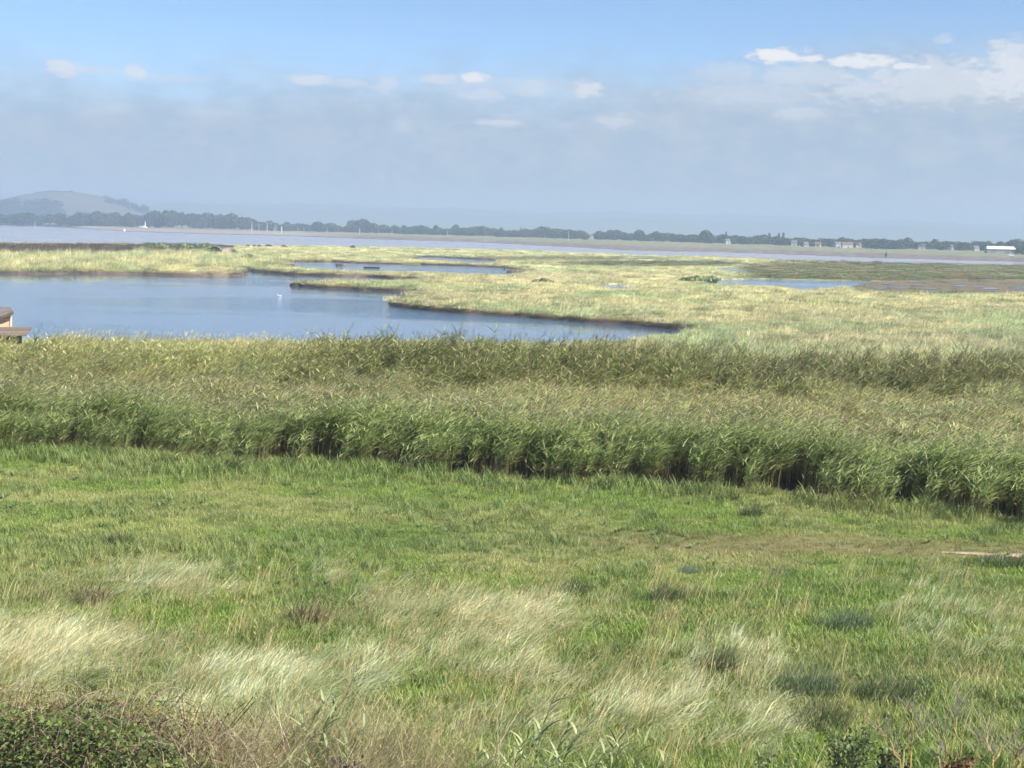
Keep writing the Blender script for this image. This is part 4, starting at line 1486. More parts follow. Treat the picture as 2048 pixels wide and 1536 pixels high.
# white ship on the far shore at the left
sh = empty('ship', at_d(286, 1330, -.1), 3.05)
MB().loft(hull_rings(7.6, 2.4, 1.6, sheer=.5), (.80, .78, .77)).build('hull', M_paint, sh, True)
MB().box((-1.3, 0, 2.3), (2.6, 1.7, 1.5), 0, (.82, .8, .78), .9).build('wheelhouse', M_paint, sh)
for x in (-2.1, -1.3, -.5):
    MB().box((x, .86, 2.5), (.45, .06, .5)).build('window', M_glass, sh)
    MB().box((x, -.86, 2.5), (.45, .06, .5)).build('window', M_glass, sh)
mm = MB().tube([(-2.0, 0, 3.0), (-2.05, 0, 5.0), (-2.1, 0, 6.6)], [.42, .34, .2], 8, (.82, .8, .78)).build('mast', M_paint, sh)
MB().tube([(-2.5, 0, 5.6), (-1.6, 0, 5.6)], .1, 6, (.8, .8, .78)).build('crosstree', M_paint, mm)
MB().tube([(2.2, 0, 1.9), (2.3, 0, 3.0)], [.08, .05], 6, (.6, .6, .6)).build('bow_post', M_paint, sh)
tag(sh, 'small white ship with a tall mast moored at the far left shore', 'ship')

# white buoy
by = empty('buoy', at_d(248.6, 1130, ZR), 0)
MB().loft([[(r * math.cos(a), r * math.sin(a), z) for a in [k * math.pi / 5 for k in range(10)]] for r, z in ((.5, -.2), (.95, .25), (1.0, .6), (.8, 1.2), (.35, 1.75), (.12, 1.85))], (.86, .86, .84)).build('float', M_paint, by, True)
MB().tube([(0, 0, 1.8), (0, 0, 3.6)], [.07, .05], 6, (.5, .5, .5)).build('staff', M_paint, by)
MB().box((0, 0, 3.7), (.3, .3, .35), .5, (.7, .7, .7), .2).build('topmark', M_paint, by)
tag(by, 'white buoy on the river left of the white ship', 'buoy')


# pale posts along the far shore
def pole(px, top, bot, label, wpx=1.6, D=None, name='mooring_post', col=(.5, .5, .48)):
    D = D or 1100.0
    b = at_d(px, D, -.2)
    v = ray(px, top)
    h = max(CAM_H + v.z / v.y * D - b.z, 1.5)
    r = wpx / FPX * D / 2
    o = empty(name, b, TR.uniform(0, 6))
    l = TR.uniform(-.02, .02) * h
    MB().tube([(0, 0, -.5), (l * .4, 0, h * .5), (l, 0, h)], [r * 1.1, r, r * .8], 7, col).build('shaft', M_paint, o)
    MB().tube([(l, 0, h + .01), (l, 0, h + .12), (l, 0, h + .3)], [r * 1.15, r * 1.15, r * .3], 7, tuple(x * .8 for x in col)).build('cap', M_paint, o)
    return tag(o, label, 'post', 'pale posts on the far shore')


for px, top, bot, lb in [(503.5, 444, 463, 'tallest pale post, leftmost of the shore posts'), (518, 447, 463, 'second pale shore post from the left'), (534, 446, 463, 'third pale shore post from the left'),
                         (548.5, 452, 462, 'left post of the short close pair of pale posts'), (552, 450, 462, 'right post of the short close pair of pale posts'), (563, 453, 465, 'thick pale post at the right end of the post row'),
                         (596, 454, 462, 'short pale post standing right of the post row'), (608, 456, 463, 'shortest pale post right of the post row'), (654.5, 457, 464, 'faint post left of the tall square clump'),
                         (719, 458, 467, 'white post below the tall square tree clump'), (757, 461, 469, 'faint post right of the tall square tree clump'), (784, 461, 469, 'faint post second right of the tall square clump'),
                         (895, 462, 471, 'faint post near the middle of the far shore'), (1137, 464, 476, 'pole by the bare patch right of the middle'), (70, 443, 451, 'small pale marker on the dark shore at far left')]:
    pole(px, top, bot, lb, 2.6 if 'thick' in lb else (1.5 if 'white' in lb or 'tallest' in lb or 'third' in lb else .9), D=1150 if px < 1000 else 1000)

# dark beacon on the mud
bc = empty('beacon', at_d(1773, 640, -.6))
MB().tube([(0, 0, -.5), (0, 0, 1.6), (.02, 0, 3.4)], [.16, .13, .07], 7, (.04, .04, .045)).build('post', M_wood, bc)
MB().loft([[(r * math.cos(a), r * math.sin(a), z) for a in [k * math.pi / 4 for k in range(8)]] for r, z in ((.2, .2), (.5, .4), (.5, 1.3), (.2, 1.6))], (.05, .05, .055)).build('cage', M_paint, bc)
MB().box((0, 0, 3.5), (.35, .35, .3), .3, (.06, .06, .06), .2).build('topmark', M_paint, bc)
tag(bc, 'dark beacon post on the mud in front of the village', 'beacon')

# marker stake in the green turf
p = G(1586, 531.5)
st = empty('marker_stake', p)
MB().tube([(0, 0, -.3), (.02, 0, .9), (-.03, 0, 1.72)], [.07, .06, .05], 6, (.10, .07, .05)).build('stake', M_wood, st)
MB().box((0, -.03, 1.62), (.38, .05, .14), .2, (.12, .06, .05)).build('crosspiece', M_wood, st)
tag(st, 'thin dark stake with crosspiece in the green marsh turf at right', 'stake')


# ------------------------------------------------------------------ marsh: hut, rafts, islets, bushes, birds
def leafy(seed, lobes, n, leaf, dark, light, name='foliage'):
    return crown_mesh(seed, lobes, n, leaf, name, dark, light)


def bush(name, p, w, h, label, dark, light, seed, n=520, leaf=.09, group=None, cat='bush'):
    h = h * (.7 if 'green_bush' in name else 1)
    o = empty(name, (p[0], p[1], gz(p[0], p[1])), 0)
    lb = [(0, 0, .42 * h, .42 * w, .35 * w, .4 * h), (.26 * w, 0, .33 * h, .26 * w, .26 * w, .32 * h), (-.27 * w, .05 * w, .36 * h, .25 * w, .25 * w, .34 * h), (.05 * w, 0, .7 * h, .22 * w, .22 * w, .28 * h)]
    link('foliage', leafy(seed, lb, n, leaf * (w + h) / 2, dark, light), o)
    m = MB()
    rr = random.Random(seed)
    for i in range(5):
        a = rr.uniform(0, 6.28)
        l = w * .3
        m.tube([(0, 0, -.1), (math.cos(a) * l * .4, math.sin(a) * l * .4, h * .35), (math.cos(a) * l, math.sin(a) * l, h * .7)], [.03 * h, .02 * h, .008 * h], 5, (.09, .07, .05))
    m.build('stems', M_bark, o)
    return tag(o, label, cat, group)


DKG, LTG = (.10, .115, .05), (.26, .28, .14)
GRD, GRL = (.14, .18, .07), (.32, .36, .17)
bush('dark_bush', G(705.5, 497), 1.7, 1.1, 'small dark round bush on the river bank right of the hut', (.05, .04, .035), (.11, .09, .07), 701)
bush('dark_bush', G(497, 521), 3.2, 1.4, 'dark green bush on the slope right of the hut', DKG, LTG, 702)
bush('green_bush', G(1086, 567), 3.2, 1.0, 'green bush in the straw marsh below the mound', GRD, GRL, 703)
bush('green_bush', G(1393, 564), 5.4, 1.35, 'largest green bush at the left end of the bright right-hand pool', GRD, GRL, 705)
bush('green_bush', G(1420, 562), 3.4, 1.2, 'green bush touching the left tip of the right-hand pool', GRD, GRL, 706)
for i, (px, py, w) in enumerate([(495, 492, 1.6), (508, 492, 1.3), (518, 492.5, 1.6), (536, 492, 2.2), (541, 492.5, 1.5), (568, 493, 2.0)]):
    bush('dark_bush', G(px, py + 1), w, .7, ['leftmost low dark scrub on the river bank right of the hut', 'second low dark scrub on the river bank from the hut', 'third low dark scrub on the river bank from the hut', 'fourth low dark scrub on the river bank from the hut',
                                           'fifth low dark scrub on the river bank from the hut', 'last low dark scrub on the river bank from the hut'][i], (.05, .045, .035), (.1, .09, .06), 720 + i, 260)
bush('green_shrub', G(320, 496), 5, 1.5, 'green shrub row on the left river bank, far from the hut', GRD, GRL, 731)
bush('green_shrub', G(365, 496), 6, 1.5, 'green shrub in the middle of the left river bank row', GRD, GRL, 732)
bush('green_shrub', G(412, 497), 5, 1.7, 'green shrub on the river bank next to the hut', GRD, GRL, 733)

# old masonry hut half buried in scrub
hp = G(453.5, 508.5)
hut = empty('hut', (hp.x, hp.y, gz(hp.x, hp.y)), -.15)
for r_ in range(7):
    for c_ in range(6):
        off = .2 if r_ % 2 else 0
        x0 = -1.15 + c_ * .4 + off - .1
        m = MB()
        t_ = random.uniform(.85, 1.1)
        m.box((x0 + .0, -.9 + random.uniform(-.012, .012), .15 + r_ * .285), (.385, .2, .27), 0, (.62 * t_, .50 * t_, .44 * t_))
        m.build('brick', M_brick, hut)
MB().box((0, .45, .95), (2.25, 2.4, 2.0), 0, (.22, .17, .14)).build('wall', M_brick, hut)
MB().box((-.3, .3, 2.1), (3.2, 3.0, .2), 0, (.06, .055, .05)).build('roof', M_brick, hut)
MB().box((-.75, -1.02, 1.5), (.3, .06, .2), 0, (.03, .03, .03)).build('loophole', M_brick, hut)
tag(hut, 'small pale brick hut with flat dark roof on the left river bank', 'hut')
bush('dark_scrub', (hp.x - 3.0, hp.y - .6), 4.6, 1.9, 'black-green scrub heaped against the left side of the hut', (.012, .014, .011), (.04, .045, .03), 741, 700, .07, cat='scrub')
bush('dark_scrub', (hp.x + 1.75, hp.y + .3), 1.5, 1.5, 'small grey-green scrub against the right side of the hut', DKG, LTG, 742, 260, .1, cat='scrub')


def log(p, L, r, rz, label, name='log', col=(.055, .045, .035), z=None):
    o = empty(name, (p.x, p.y, ZW if z is None else z), rz)
    pts = [(-L / 2, 0, r * .5), (-L * .2, .03, r * .55), (L * .2, -.03, r * .5), (L / 2, 0, r * .45)]
    MB().tube(pts, [r * .95, r, r * .9, r * .8], 9, col).build('trunk', M_wood, o)
    MB().tube([(L * .2, 0, r), (L * .3, .1, r * 2.0)], [r * .3, r * .12], 5, col).build('branch_stub', M_wood, o)
    m = MB()
    m.tube([(-L / 2 - .005, 0, r * .5), (-L / 2 - .03, 0, r * .5)], [r * .8, r * .75], 9, (.3, .24, .17))
    m.build('cut_end', M_wood, o)
    return tag(o, label, 'log')


log(G(679, 533.5, ZW), 1.3, .42, .35, 'thick dark log stub with round end in the far lagoon', col=(.075, .06, .05))
log(G(690, 532.8, ZW), 1.6, .24, -.1, 'pale thin log trailing right of the thick stub in the far lagoon', col=(.2, .16, .11))
rf = empty('raft', (G(743, 538, ZW).x, G(743, 538, ZW).y, ZW), .05)
for k in range(5):
    m = MB()
    m.box((random.uniform(-.06, .06), -.5 + k * .25, .25), (3.1 + random.uniform(-.2, .2), .23, .3), 0, (.04 + .012 * k, .034, .03))
    m.build('plank', M_wood, rf)
for x in (-1.1, 1.1):
    MB().box((x, 0, .05), (.16, 1.3, .12), 0, (.03, .028, .025)).build('bearer', M_wood, rf)
tag(rf, 'dark plank raft lying in the far lagoon left of the grassy islet', 'raft')


def islet(p, w, d, h, label, seed, grassc=(.42, .42, .2), name='islet', cat='islet', mudc=(.05, .038, .028), gh=.5):
    o = empty(name, (p.x, p.y, ZW))
    rr = np.random.default_rng(seed)
    rings = []
    for sc1_, z in ((1.0, -.3), (1.03, .05), (.95, .28 * h), (.7, .8 * h), (.3, h)):
        rings.append([(w / 2 * sc1_ * math.cos(a) * rr.uniform(.9, 1.1), d / 2 * sc1_ * math.sin(a) * rr.uniform(.9, 1.1), z) for a in [k * math.pi / 8 for k in range(16)]])
    cols = []
    for k in range(5):
        cols += [mudc if k < 3 else tuple(np.array(grassc) * .6)] * 16
    MB().loft(rings, cols).build('mud', M_mud, o, True)
    nb = int(260 * min(w, 4))
    rad = np.sqrt(rr.uniform(0, 1, nb))
    a = rr.uniform(0, 6.28, nb)
    base = np.stack([w / 2 * .93 * rad * np.cos(a), d / 2 * .93 * rad * np.sin(a), h * (.35 + .6 * (1 - rad ** 2))], -1)
    V, Qd, _ = blades(nb, 4, rr.uniform(.5, 1.0, nb) * gh, base, rr.normal(0, .8, nb), rr.uniform(.1, .7, nb), rr.uniform(.3, 1.0, nb), np.full(nb, .04))
    cc = np.array(grassc)[None] * rr.uniform(.6, 1.25, (nb, 1))
    link('grass', np_mesh('grass', V, Qd, M_leaf, np.repeat(cc, 8, axis=0)), o)
    return tag(o, label, cat)


islet(G(822, 531.5, ZW), 4.6, 2.4, .45, 'grass-topped islet in the far lagoon right of the raft', 751)
islet(G(706, 527.6, ZW), 1.7, 1.2, .2, 'tiny grassy islet behind the log in the far lagoon', 752, gh=.3)
islet(G(1034, 547.5, ZW), 4.4, 2.6, .8, 'straw-covered mound at the right end of the far lagoon', 753, (.36, .31, .18), 'mound', 'mound', (.10, .08, .055))
islet(G(556, 531.5, ZW), 4.0, 1.6, .55, 'dark brown brushy mound at the left end of the far lagoon', 754, (.20, .155, .11), 'mound', 'mound', (.03, .024, .02), .35)


def bird(p, L, body, wing, label, rz=0.0, neck=.35, upright=False, z=ZW, bill=(.5, .4, .1), name='gull'):
    o = empty(name, (p.x, p.y, z), rz)
    m = MB()
    prof = [(-.62, .10, .015, .02), (-.5, .11, .07, .05), (-.25, .10, .15, .12), (.05, .10, .18, .145), (.28, .12, .15, .13), (.42, .2, .085, .09), (.47, .3, .06, .065), (.5, .3 + neck * .35, .05, .055), (.53, .3 + neck * .55, .065, .07), (.6, .3 + neck * .58, .055, .055), (.68, .3 + neck * .52, .02, .02)]
    if upright:
        prof = [(-.45, -.05, .03, .03), (-.3, .12, .08, .08), (-.15, .32, .14, .14), (0, .55, .16, .15), (.08, .78, .12, .12), (.12, .95, .065, .07), (.10, 1.1, .05, .055), (.12, 1.22, .06, .06), (.2, 1.25, .05, .045), (.28, 1.25, .02, .02)]
    rings = []
    for i, (x, zz, rw, rh) in enumerate(prof):
        j = prof[min(i + 1, len(prof) - 1)]
        k = prof[max(i - 1, 0)]
        d = Vector((j[0] - k[0], 0, j[1] - k[1])).normalized()
        up = Vector((-d.z, 0, d.x))
        rings.append([Vector((x, 0, zz)) * L + Vector((0, 1, 0)) * (rw * L * math.cos(a)) + up * (rh * L * math.sin(a)) for a in [q * math.pi / 5 for q in range(10)]])
    m.loft(rings, body)
    m.build('body', M_feather, o, True)
    e = prof[-1]
    MB().tube([(e[0] * L - .02 * L, 0, e[1] * L), (e[0] * L + .14 * L, 0, e[1] * L - .015 * L)], [.022 * L, .006 * L], 6, bill).build('bill', M_paint, o)
    for s_ in (-1, 1):
        c0 = prof[3]
        if upright:
            pts = [(.05, .8), (-.02, .6), (-.2, .3), (-.34, .1)]
        else:
            pts = [(.22, .17), (0, .2), (-.35, .17), (-.72, .15)]
        mm_ = MB()
        rr_ = []
        for q, (x, zz) in enumerate(pts):
            wv = (.09, .11, .08, .01)[q]
            rr_.append([Vector((x, s_ * (.13 - .025 * q), zz)) * L + Vector((0, s_ * .02 * math.cos(a), wv * math.sin(a))) * L for a in [t * math.pi / 4 for t in range(8)]])
        mm_.loft(rr_, wing)
        mm_.build('wing', M_feather, o, True)
    return tag(o, label, 'bird')


bird(G(559, 593, ZW), .46, (.9, .9, .9), (.80, .81, .83), 'white water bird swimming on the pond left of the spit', 2.9, .55)
cp = G(1011, 546.5, ZW)
bird(Vector((cp.x - .2, cp.y - .3, 0)), .62, (.02, .02, .022), (.03, .028, .025), 'black cormorant standing on the left end of the straw mound', .6, upright=True, z=ZW + .42, name='cormorant')

# ------------------------------------------------------------------ wooden hide at the left edge
HDD = 76.0
hc0 = at_px(22, 640, HDD)
hz0 = gz(hc0.x, hc0.y)
hd = empty('bird_hide', (hc0.x, hc0.y, hz0), math.atan2(-hc0.x, hc0.y))
HR_ = hc0.xy.length


def hz_at(py, px=10, d=HDD):
    v = ray(px, py)
    return CAM_H + v.z / v.xy.length * HR_ * d / HDD - hz0


def hx_at(px, py=640, d=HDD):
    return (px - 22) / FPX * HR_ * d / HDD


xr = hx_at(21)
zt, zb = hz_at(624, 20), hz_at(657, 20)
WX0 = xr - 7.0
slope = (hz_at(626, 20) - hz_at(634.5, 0)) / (hx_at(20) - hx_at(0))
nb_ = 5
for i in range(nb_):
    z0 = zb - .15 + (zt - zb + .15) * i / nb_
    z1 = zb - .15 + (zt - zb + .15) * (i + 1) / nb_ - .012
    xl = max(WX0, xr - 7.0)
    t_ = random.uniform(.92, 1.06)
    y_ = random.uniform(-.008, .008)
    zz1 = lambda x: min(z1, zt + slope * (x - xr) - .03)
    # left end is cut by the roof slope
    xcut = xr + (z0 - zt + .06) / slope
    x0_ = max(xl, xcut)
    if x0_ >= xr - .05:
        continue
    xk = min(max(xr + (z1 - zt + .03) / slope, x0_), xr)
    V = [(x0_, y_, z0), (xr, y_, z0), (xr, y_, zz1(xr)), (xk, y_, min(z1, zz1(xk))), (x0_, y_, max(z0 + .005, zz1(x0_)))]
    V += [(a, b + .05, c) for a, b, c in V]
    F = [(0, 1, 2, 3, 4), (9, 8, 7, 6, 5)] + [(k, k + 5, (k + 1) % 5 + 5, (k + 1) % 5) for k in range(5)]
    MB().add(V, F, (.66 * t_, .44 * t_, .31 * t_)).build('wall_board', M_wood, hd)
MB().box((xr + .03, .03, (zb + zt) / 2 - .1), (.10, .14, zt - zb + .1), 0, (.62, .52, .42)).build('corner_post', M_wood, hd)
MB().box((xr - 1.6, 2.1, zb / 2), (3.1, 3.9, zb + .2), 0, (.3, .22, .16)).build('side_wall', M_wood, hd)
# roof of the raised part: boards between a sloping front verge and a level back edge
for i in range(8):
    t0, t1 = i / 8, (i + 1) / 8 - .012
    xe = xr + .14
    fr_l, fr_r = zt + slope * (xr - 3.2 - xr), zt + .02
    bk = zt + .06
    def P_(x, t):
        f = fr_l + (fr_r - fr_l) * (x - (xr - 3.2)) / (xe - (xr - 3.2))
        return (x, -.28 + 3.4 * t, f + (bk - f) * t ** .6)
    V = [P_(xr - 3.2, t0), P_(xe - .1 * t0, t0), P_(xe - .1 * t1, t1), P_(xr - 3.2, t1)]
    V += [(a, b, c - .07) for a, b, c in V]
    sh_ = random.uniform(.8, 1.15)
    MB().add(V, [(0, 1, 2, 3), (7, 6, 5, 4), (0, 4, 5, 1), (1, 5, 6, 2), (2, 6, 7, 3), (3, 7, 4, 0)], (.2 * sh_, .172 * sh_, .15 * sh_)).build('roof_board', M_wood, hd)
MB().add([(xr - 3.2, -.3, fr_l - .12), (xr + .16, -.3, fr_r - .12), (xr + .16, -.3, fr_r + .03), (xr - 3.2, -.3, fr_l + .03), (xr - 3.2, -.25, fr_l - .12), (xr + .16, -.25, fr_r - .12), (xr + .16, -.25, fr_r + .03), (xr - 3.2, -.25, fr_l + .03)],
         [(0, 1, 2, 3), (7, 6, 5, 4), (0, 4, 5, 1), (1, 5, 6, 2), (2, 6, 7, 3), (3, 7, 4, 0)], (.13, .1, .08)).build('fascia', M_wood, hd)
# lower lean-to roof running out to the right
xe2, zl1, zl0 = hx_at(60, 660, 75), hz_at(656, 10, 75), hz_at(669, 10, 75)
for i in range(4):
    f0, f1 = i / 4, (i + 1) / 4 - .02
    y0, y1 = -1.3 + 1.2 * f0, -1.3 + 1.2 * f1
    z0, z1 = zl0 + (zl1 - zl0) * f0, zl0 + (zl1 - zl0) * f1
    e0, e1 = xe2 - .28 * (1 - f0), xe2 - .28 * (1 - f1)
    sh_ = random.uniform(.8, 1.2)
    V = [(xr - 6, y0, z0), (e0, y0, z0), (e1, y1, z1), (xr - 6, y1, z1)]
    V += [(a, b, c - .06) for a, b, c in V]
    MB().add(V, [(0, 1, 2, 3), (7, 6, 5, 4), (0, 4, 5, 1), (1, 5, 6, 2), (2, 6, 7, 3), (3, 7, 4, 0)], (.17 * sh_, .14 * sh_, .118 * sh_)).build('lower_roof_board', M_wood, hd)
MB().box(((xr - 6 + xe2 - .5) / 2, -.9, zl0 / 2), (xe2 - .5 - xr + 6, .12, zl0), 0, (.2, .15, .11)).build('lower_wall', M_wood, hd)
tag(hd, 'wooden bird hide with salmon boards and grey board roofs at the left edge', 'bird hide')


# ------------------------------------------------------------------ single reeds that can be picked apart
def reed_plant(seed, H, lean, nleaf, plume, leafl, leafw):
    rg = np.random.default_rng(seed)
    o = empty('reed_plant', (0, 0, 0))
    P, wa = reed_points(rg, H, lean)
    MB().tube([tuple(p) for p in P], [.009 - .005 * k / 6 for k in range(7)], 5, (.25, .26, .12)).build('stem', M_leaf, o)
    for k in range(nleaf):
        f = .42 + .55 * (k + rg.uniform(0, .7)) / nleaf
        b = [np.interp(f, np.linspace(0, 1, 7), P[:, q]) for q in range(3)]
        L = leafl * rg.uniform(.7, 1.15) * (1 - .4 * abs(f - .65))
        aa = rg.normal(0.0, .6) + (0 if rg.uniform() < .75 else 2.6)
        V, Qd, _ = blades(1, 7, np.array([L]), np.array([b]), np.array([aa]), np.array([rg.uniform(.35, .95)]), np.array([rg.uniform(.4, 1.5)]), np.array([leafw * rg.uniform(.8, 1.2)]), roll=np.array([rg.normal(0, .5)]), tipw=.03)
        cl = np.array([(.26, .33, .13), (.42, .47, .24), (.07, .11, .04), (.34, .40, .18), (.12, .17, .06)][rg.integers(0, 5)])
        link('leaf', np_mesh('leaf', V, Qd, M_leaf, np.tile(cl, (len(V), 1)), True), o)
    if plume:
        m = 26
        hb = np.tile(P[-1], (m, 1)) + np.stack([np.linspace(0, .07, m), np.zeros(m), np.linspace(-.04, .2, m)], -1)
        V, Qd, _ = blades(m, 4, rg.uniform(.07, .2, m), hb, rg.normal(0.05, .5, m), rg.uniform(.2, .9, m), rg.uniform(.3, 1.0, m), np.full(m, .012), roll=rg.normal(0, .9, m), tipw=.3)
        link('plume', np_mesh('plume', V, Qd, M_leaf, percol(np.array([(.26, .18, .14), (.33, .24, .18), (.2, .13, .11)])[rg.integers(0, 3, m)], 4, rg)), o)
    return o


near_protos = [reed_plant(801, 2.6, .30, 15, True, .66, .056), reed_plant(802, 2.4, .22, 14, False, .7, .06), reed_plant(803, 2.7, .38, 14, True, .62, .052), reed_plant(804, 2.3, .28, 16, False, .66, .062)]
used = set()


def place_reed(k, px, top, D, label, group, rz=0.0, z0=None):
    if k in used:
        o = copy_tree(near_protos[k])
    else:
        used.add(k)
        o = near_protos[k]
    p = at_px(px, top, D)
    x, y = p.x, p.y
    zg = gz(x, y) if z0 is None else z0
    H0 = (2.78, 2.4, 2.88, 2.3)[k]
    s = (p.z - zg) / H0
    xo = (.30 * 2.6, .22 * 2.4, .38 * 2.7, .28 * 2.3)[k] * s * .9
    o.location = (x - xo * math.cos(rz), y - xo * math.sin(rz), zg)
    o.rotation_euler = (0, 0, rz)
    o.scale = (s, s, s)
    tag(o, label, 'reed', group)
    return o


front_reeds = [(0, 690, 1352, 19.5, 'tallest reed of the cluster left of the middle foreground'), (3, 640, 1392, 19.3, 'leafy reed at the left of the foreground cluster left of middle'), (1, 662, 1405, 19.0, 'reed leaning beside the tallest one left of the middle foreground'),
               (1, 1120, 1356, 19.4, 'tallest foreground reed with a bent flag leaf near the centre'), (2, 1190, 1392, 19.2, 'purple-plumed reed right of the bent flag leaf reed'), (3, 1085, 1448, 18.8, 'dark leafy reed below the bent flag leaf reed'),
               (0, 1235, 1435, 18.9, 'second plumed reed right of the central foreground'), (3, 1160, 1452, 18.6, 'broad-leaved reed under the purple plume'), (1, 1290, 1462, 18.8, 'rightmost reed of the central foreground cluster'), (0, 700, 1470, 18.6, 'short reed at the bottom left of the middle'),
               (1, 960, 1478, 18.6, 'short pale reed at the bottom between the two reed clusters'), (2, 1015, 1490, 18.5, 'short plumed reed at the bottom left of the central cluster'), (3, 1210, 1492, 18.4, 'broad-leaved reed at the bottom of the central cluster'),
               (1, 1100, 1500, 18.3, 'low reed at the bottom edge of the central cluster'), (3, 1330, 1510, 18.4, 'low reed right of the central cluster at the bottom edge'), (3, 650, 1480, 18.5, 'broad-leaved short reed at the bottom edge left of middle'), (1, 580, 1500, 18.4, 'lowest reed beside the dry grass at the bottom left of middle'),
               (3, 1060, 1470, 18.7, 'leafy reed just left of the dark leafy reed in the central cluster'), (1, 1140, 1420, 19.0, 'upright reed between the flag leaf reed and the plumed reed'), (3, 1255, 1478, 18.6, 'leafy reed under the second plumed reed of the central cluster'),
               (1, 1180, 1500, 18.4, 'reed leaning over the bottom edge in the central cluster'), (3, 985, 1505, 18.5, 'low leafy reed at the bottom edge left of the central cluster'), (1, 625, 1440, 19.0, 'leafy reed left of the cluster left of middle'), (3, 720, 1440, 19.0, 'leafy reed right of the cluster left of middle')]
for k, px, top, D, lb in front_reeds:
    place_reed(k, px, top, D, lb, 'single reeds in the foreground', TR.uniform(-.5, .4))
sky_reeds = [(85, 641), (208, 662), (626, 650), (652, 652), (705, 640), (758, 652), (768, 645), (790, 643), (838, 660), (868, 660), (888, 650), (915, 642), (918, 650), (958, 668), (992, 644), (1018, 656), (1048, 664), (1084, 655), (1104, 659), (1136, 650), (1158, 656),
             (1636, 672), (1660, 680), (1722, 673), (1810, 680), (1835, 676), (1880, 682), (1915, 673), (1930, 680), (1972, 688), (2010, 695)]
for i, (px, top) in enumerate(sky_reeds):
    lb = 'lone tall reed against the pond next to the bird hide' if i == 0 else (('plumed tall reed' if i % 4 != 2 else 'leafy tall reed without plume') + ((' against the pond, left of the near spit tip' if px < 780 else (' against the pond, below the near spit' if px < 1000 else ' against the pond, below the dark far bank')) if px < 1300 else (' against the pale marsh at right' if px < 1850 else ' against the pale marsh near the right edge')))
    D_ = 67.0
    p = at_px(px, top, D_)
    place_reed([0, 2, 1, 0][i % 4], px, top, D_, lb, 'lone reed by the hide' if i == 0 else ('tall reeds against the pond' if px < 1300 else 'tall reeds against the marsh'), TR.uniform(-.4, .4))

# ------------------------------------------------------------------ foreground brambles, shrubs, tussocks
# bramble thicket in the bottom left corner
bx, by_, bz = -5.5, 18.9, 0.0
br = empty('bramble_thicket', (bx, by_, gz(bx, by_)))
rgb = np.random.default_rng(901)
n = 11000
tx = rgb.uniform(-2.4, 1.9, n)
ty = rgb.uniform(-1.6, 1.5, n)
topz = 1.5 - .08 * tx ** 2 * (tx > 0) - .22 * ty + .5 * (fbm(tx * .9 + 9, ty * .9 + 9, 91) - .5)
tz = topz - rgb.uniform(0, 1, n) ** 1.5 * .75 - np.where((ty > -.2) & (rgb.uniform(0, 1, n) < .55 * sstep(ty, -.2, 1.0)), .6, 0) - .35 * sstep(tx, .6, 1.8)
s_ = rgb.uniform(.012, .042, n)[:, None]
nrm = np.stack([rgb.normal(0, .55, n), rgb.normal(-.3, .55, n), np.abs(rgb.normal(.9, .4, n))], -1)
nrm /= np.linalg.norm(nrm, axis=1, keepdims=True)
a_ = np.cross(nrm, rgb.normal(0, 1, (n, 3)))
a_ /= np.linalg.norm(a_, axis=1, keepdims=True)
b_ = np.cross(nrm, a_)
P = np.stack([tx, ty, tz], -1)
V = np.stack([P - a_ * s_ * 1.3, P - b_ * s_ * .8 + nrm * s_ * .2, P + a_ * s_ * 1.3, P + b_ * s_ * .8 + nrm * s_ * .2], 1).reshape(-1, 3)
cc = np.array([(.085, .125, .03), (.14, .18, .045), (.055, .08, .025), (.22, .25, .075), (.12, .065, .04)])[rgb.choice(5, n, p=[.34, .26, .24, .10, .06])]
fo = link('foliage', np_mesh('foliage', V, np.arange(4 * n).reshape(-1, 4), M_leaf, np.repeat(cc * rgb.uniform(.8, 1.2, (n, 1)), 4, axis=0)), br)
fo['kind'] = 'stuff'
# tangle of thin dead twigs under and between the leaves
m = MB()
for i in range(1000):
    x, y = rgb.uniform(-2.4, 2.6), rgb.uniform(-1.6, 1.7)
    z = 1.4 - .16 * max(0, x) - .22 * y + rgb.uniform(-.4, .28)
    a = rgb.uniform(0, 6.28)
    l = rgb.uniform(.2, .6)
    dz = rgb.uniform(-.1, .3)
    cl = [(.30, .24, .16), (.18, .13, .09), (.38, .32, .22), (.16, .09, .06)][rgb.integers(0, 4)]
    m.tube([(x, y, z), (x + math.cos(a) * l * .5, y + math.sin(a) * l * .5, z + dz), (x + math.cos(a) * l, y + math.sin(a) * l, z + dz * .8 - .06)], [.005, .004, .002], 3, cl)
tw_ = m.build('twigs', M_bark, br)
tw_['kind'] = 'stuff'
# dark heart of the thicket: old stems going down to the ground
m = MB()
for i in range(120):
    x, y = rgb.uniform(-2.2, 1.8), rgb.uniform(-1.3, 1.4)
    m.tube([(x, y, -.1), (x + rgb.normal(0, .15), y + rgb.normal(0, .15), .9), (x + rgb.normal(0, .3), y + rgb.normal(0, .3), 1.4)], [.012, .009, .005], 4, (.12, .08, .06))
m.build('stems', M_bark, br)


def cane(parent, px0, py0, px1, py1, sag, D0, D1, r=.008, col=(.46, .38, .26), name='cane', org=None):
    a, b = at_px(px0, py0, D0 + 3.0), at_px(px1, py1, D1 + 3.0)
    pts = []
    for k in range(9):
        t = k / 8
        q = a.lerp(b, t)
        q.z += sag * 4 * t * (1 - t)
        q.x += .006 * math.sin(k * 2.1 + px0)
        pts.append(q - org)
    return MB().tube([tuple(q) for q in pts], [r * (1 - .6 * k / 8) for k in range(9)], 5, col).build(name, M_bark, parent)


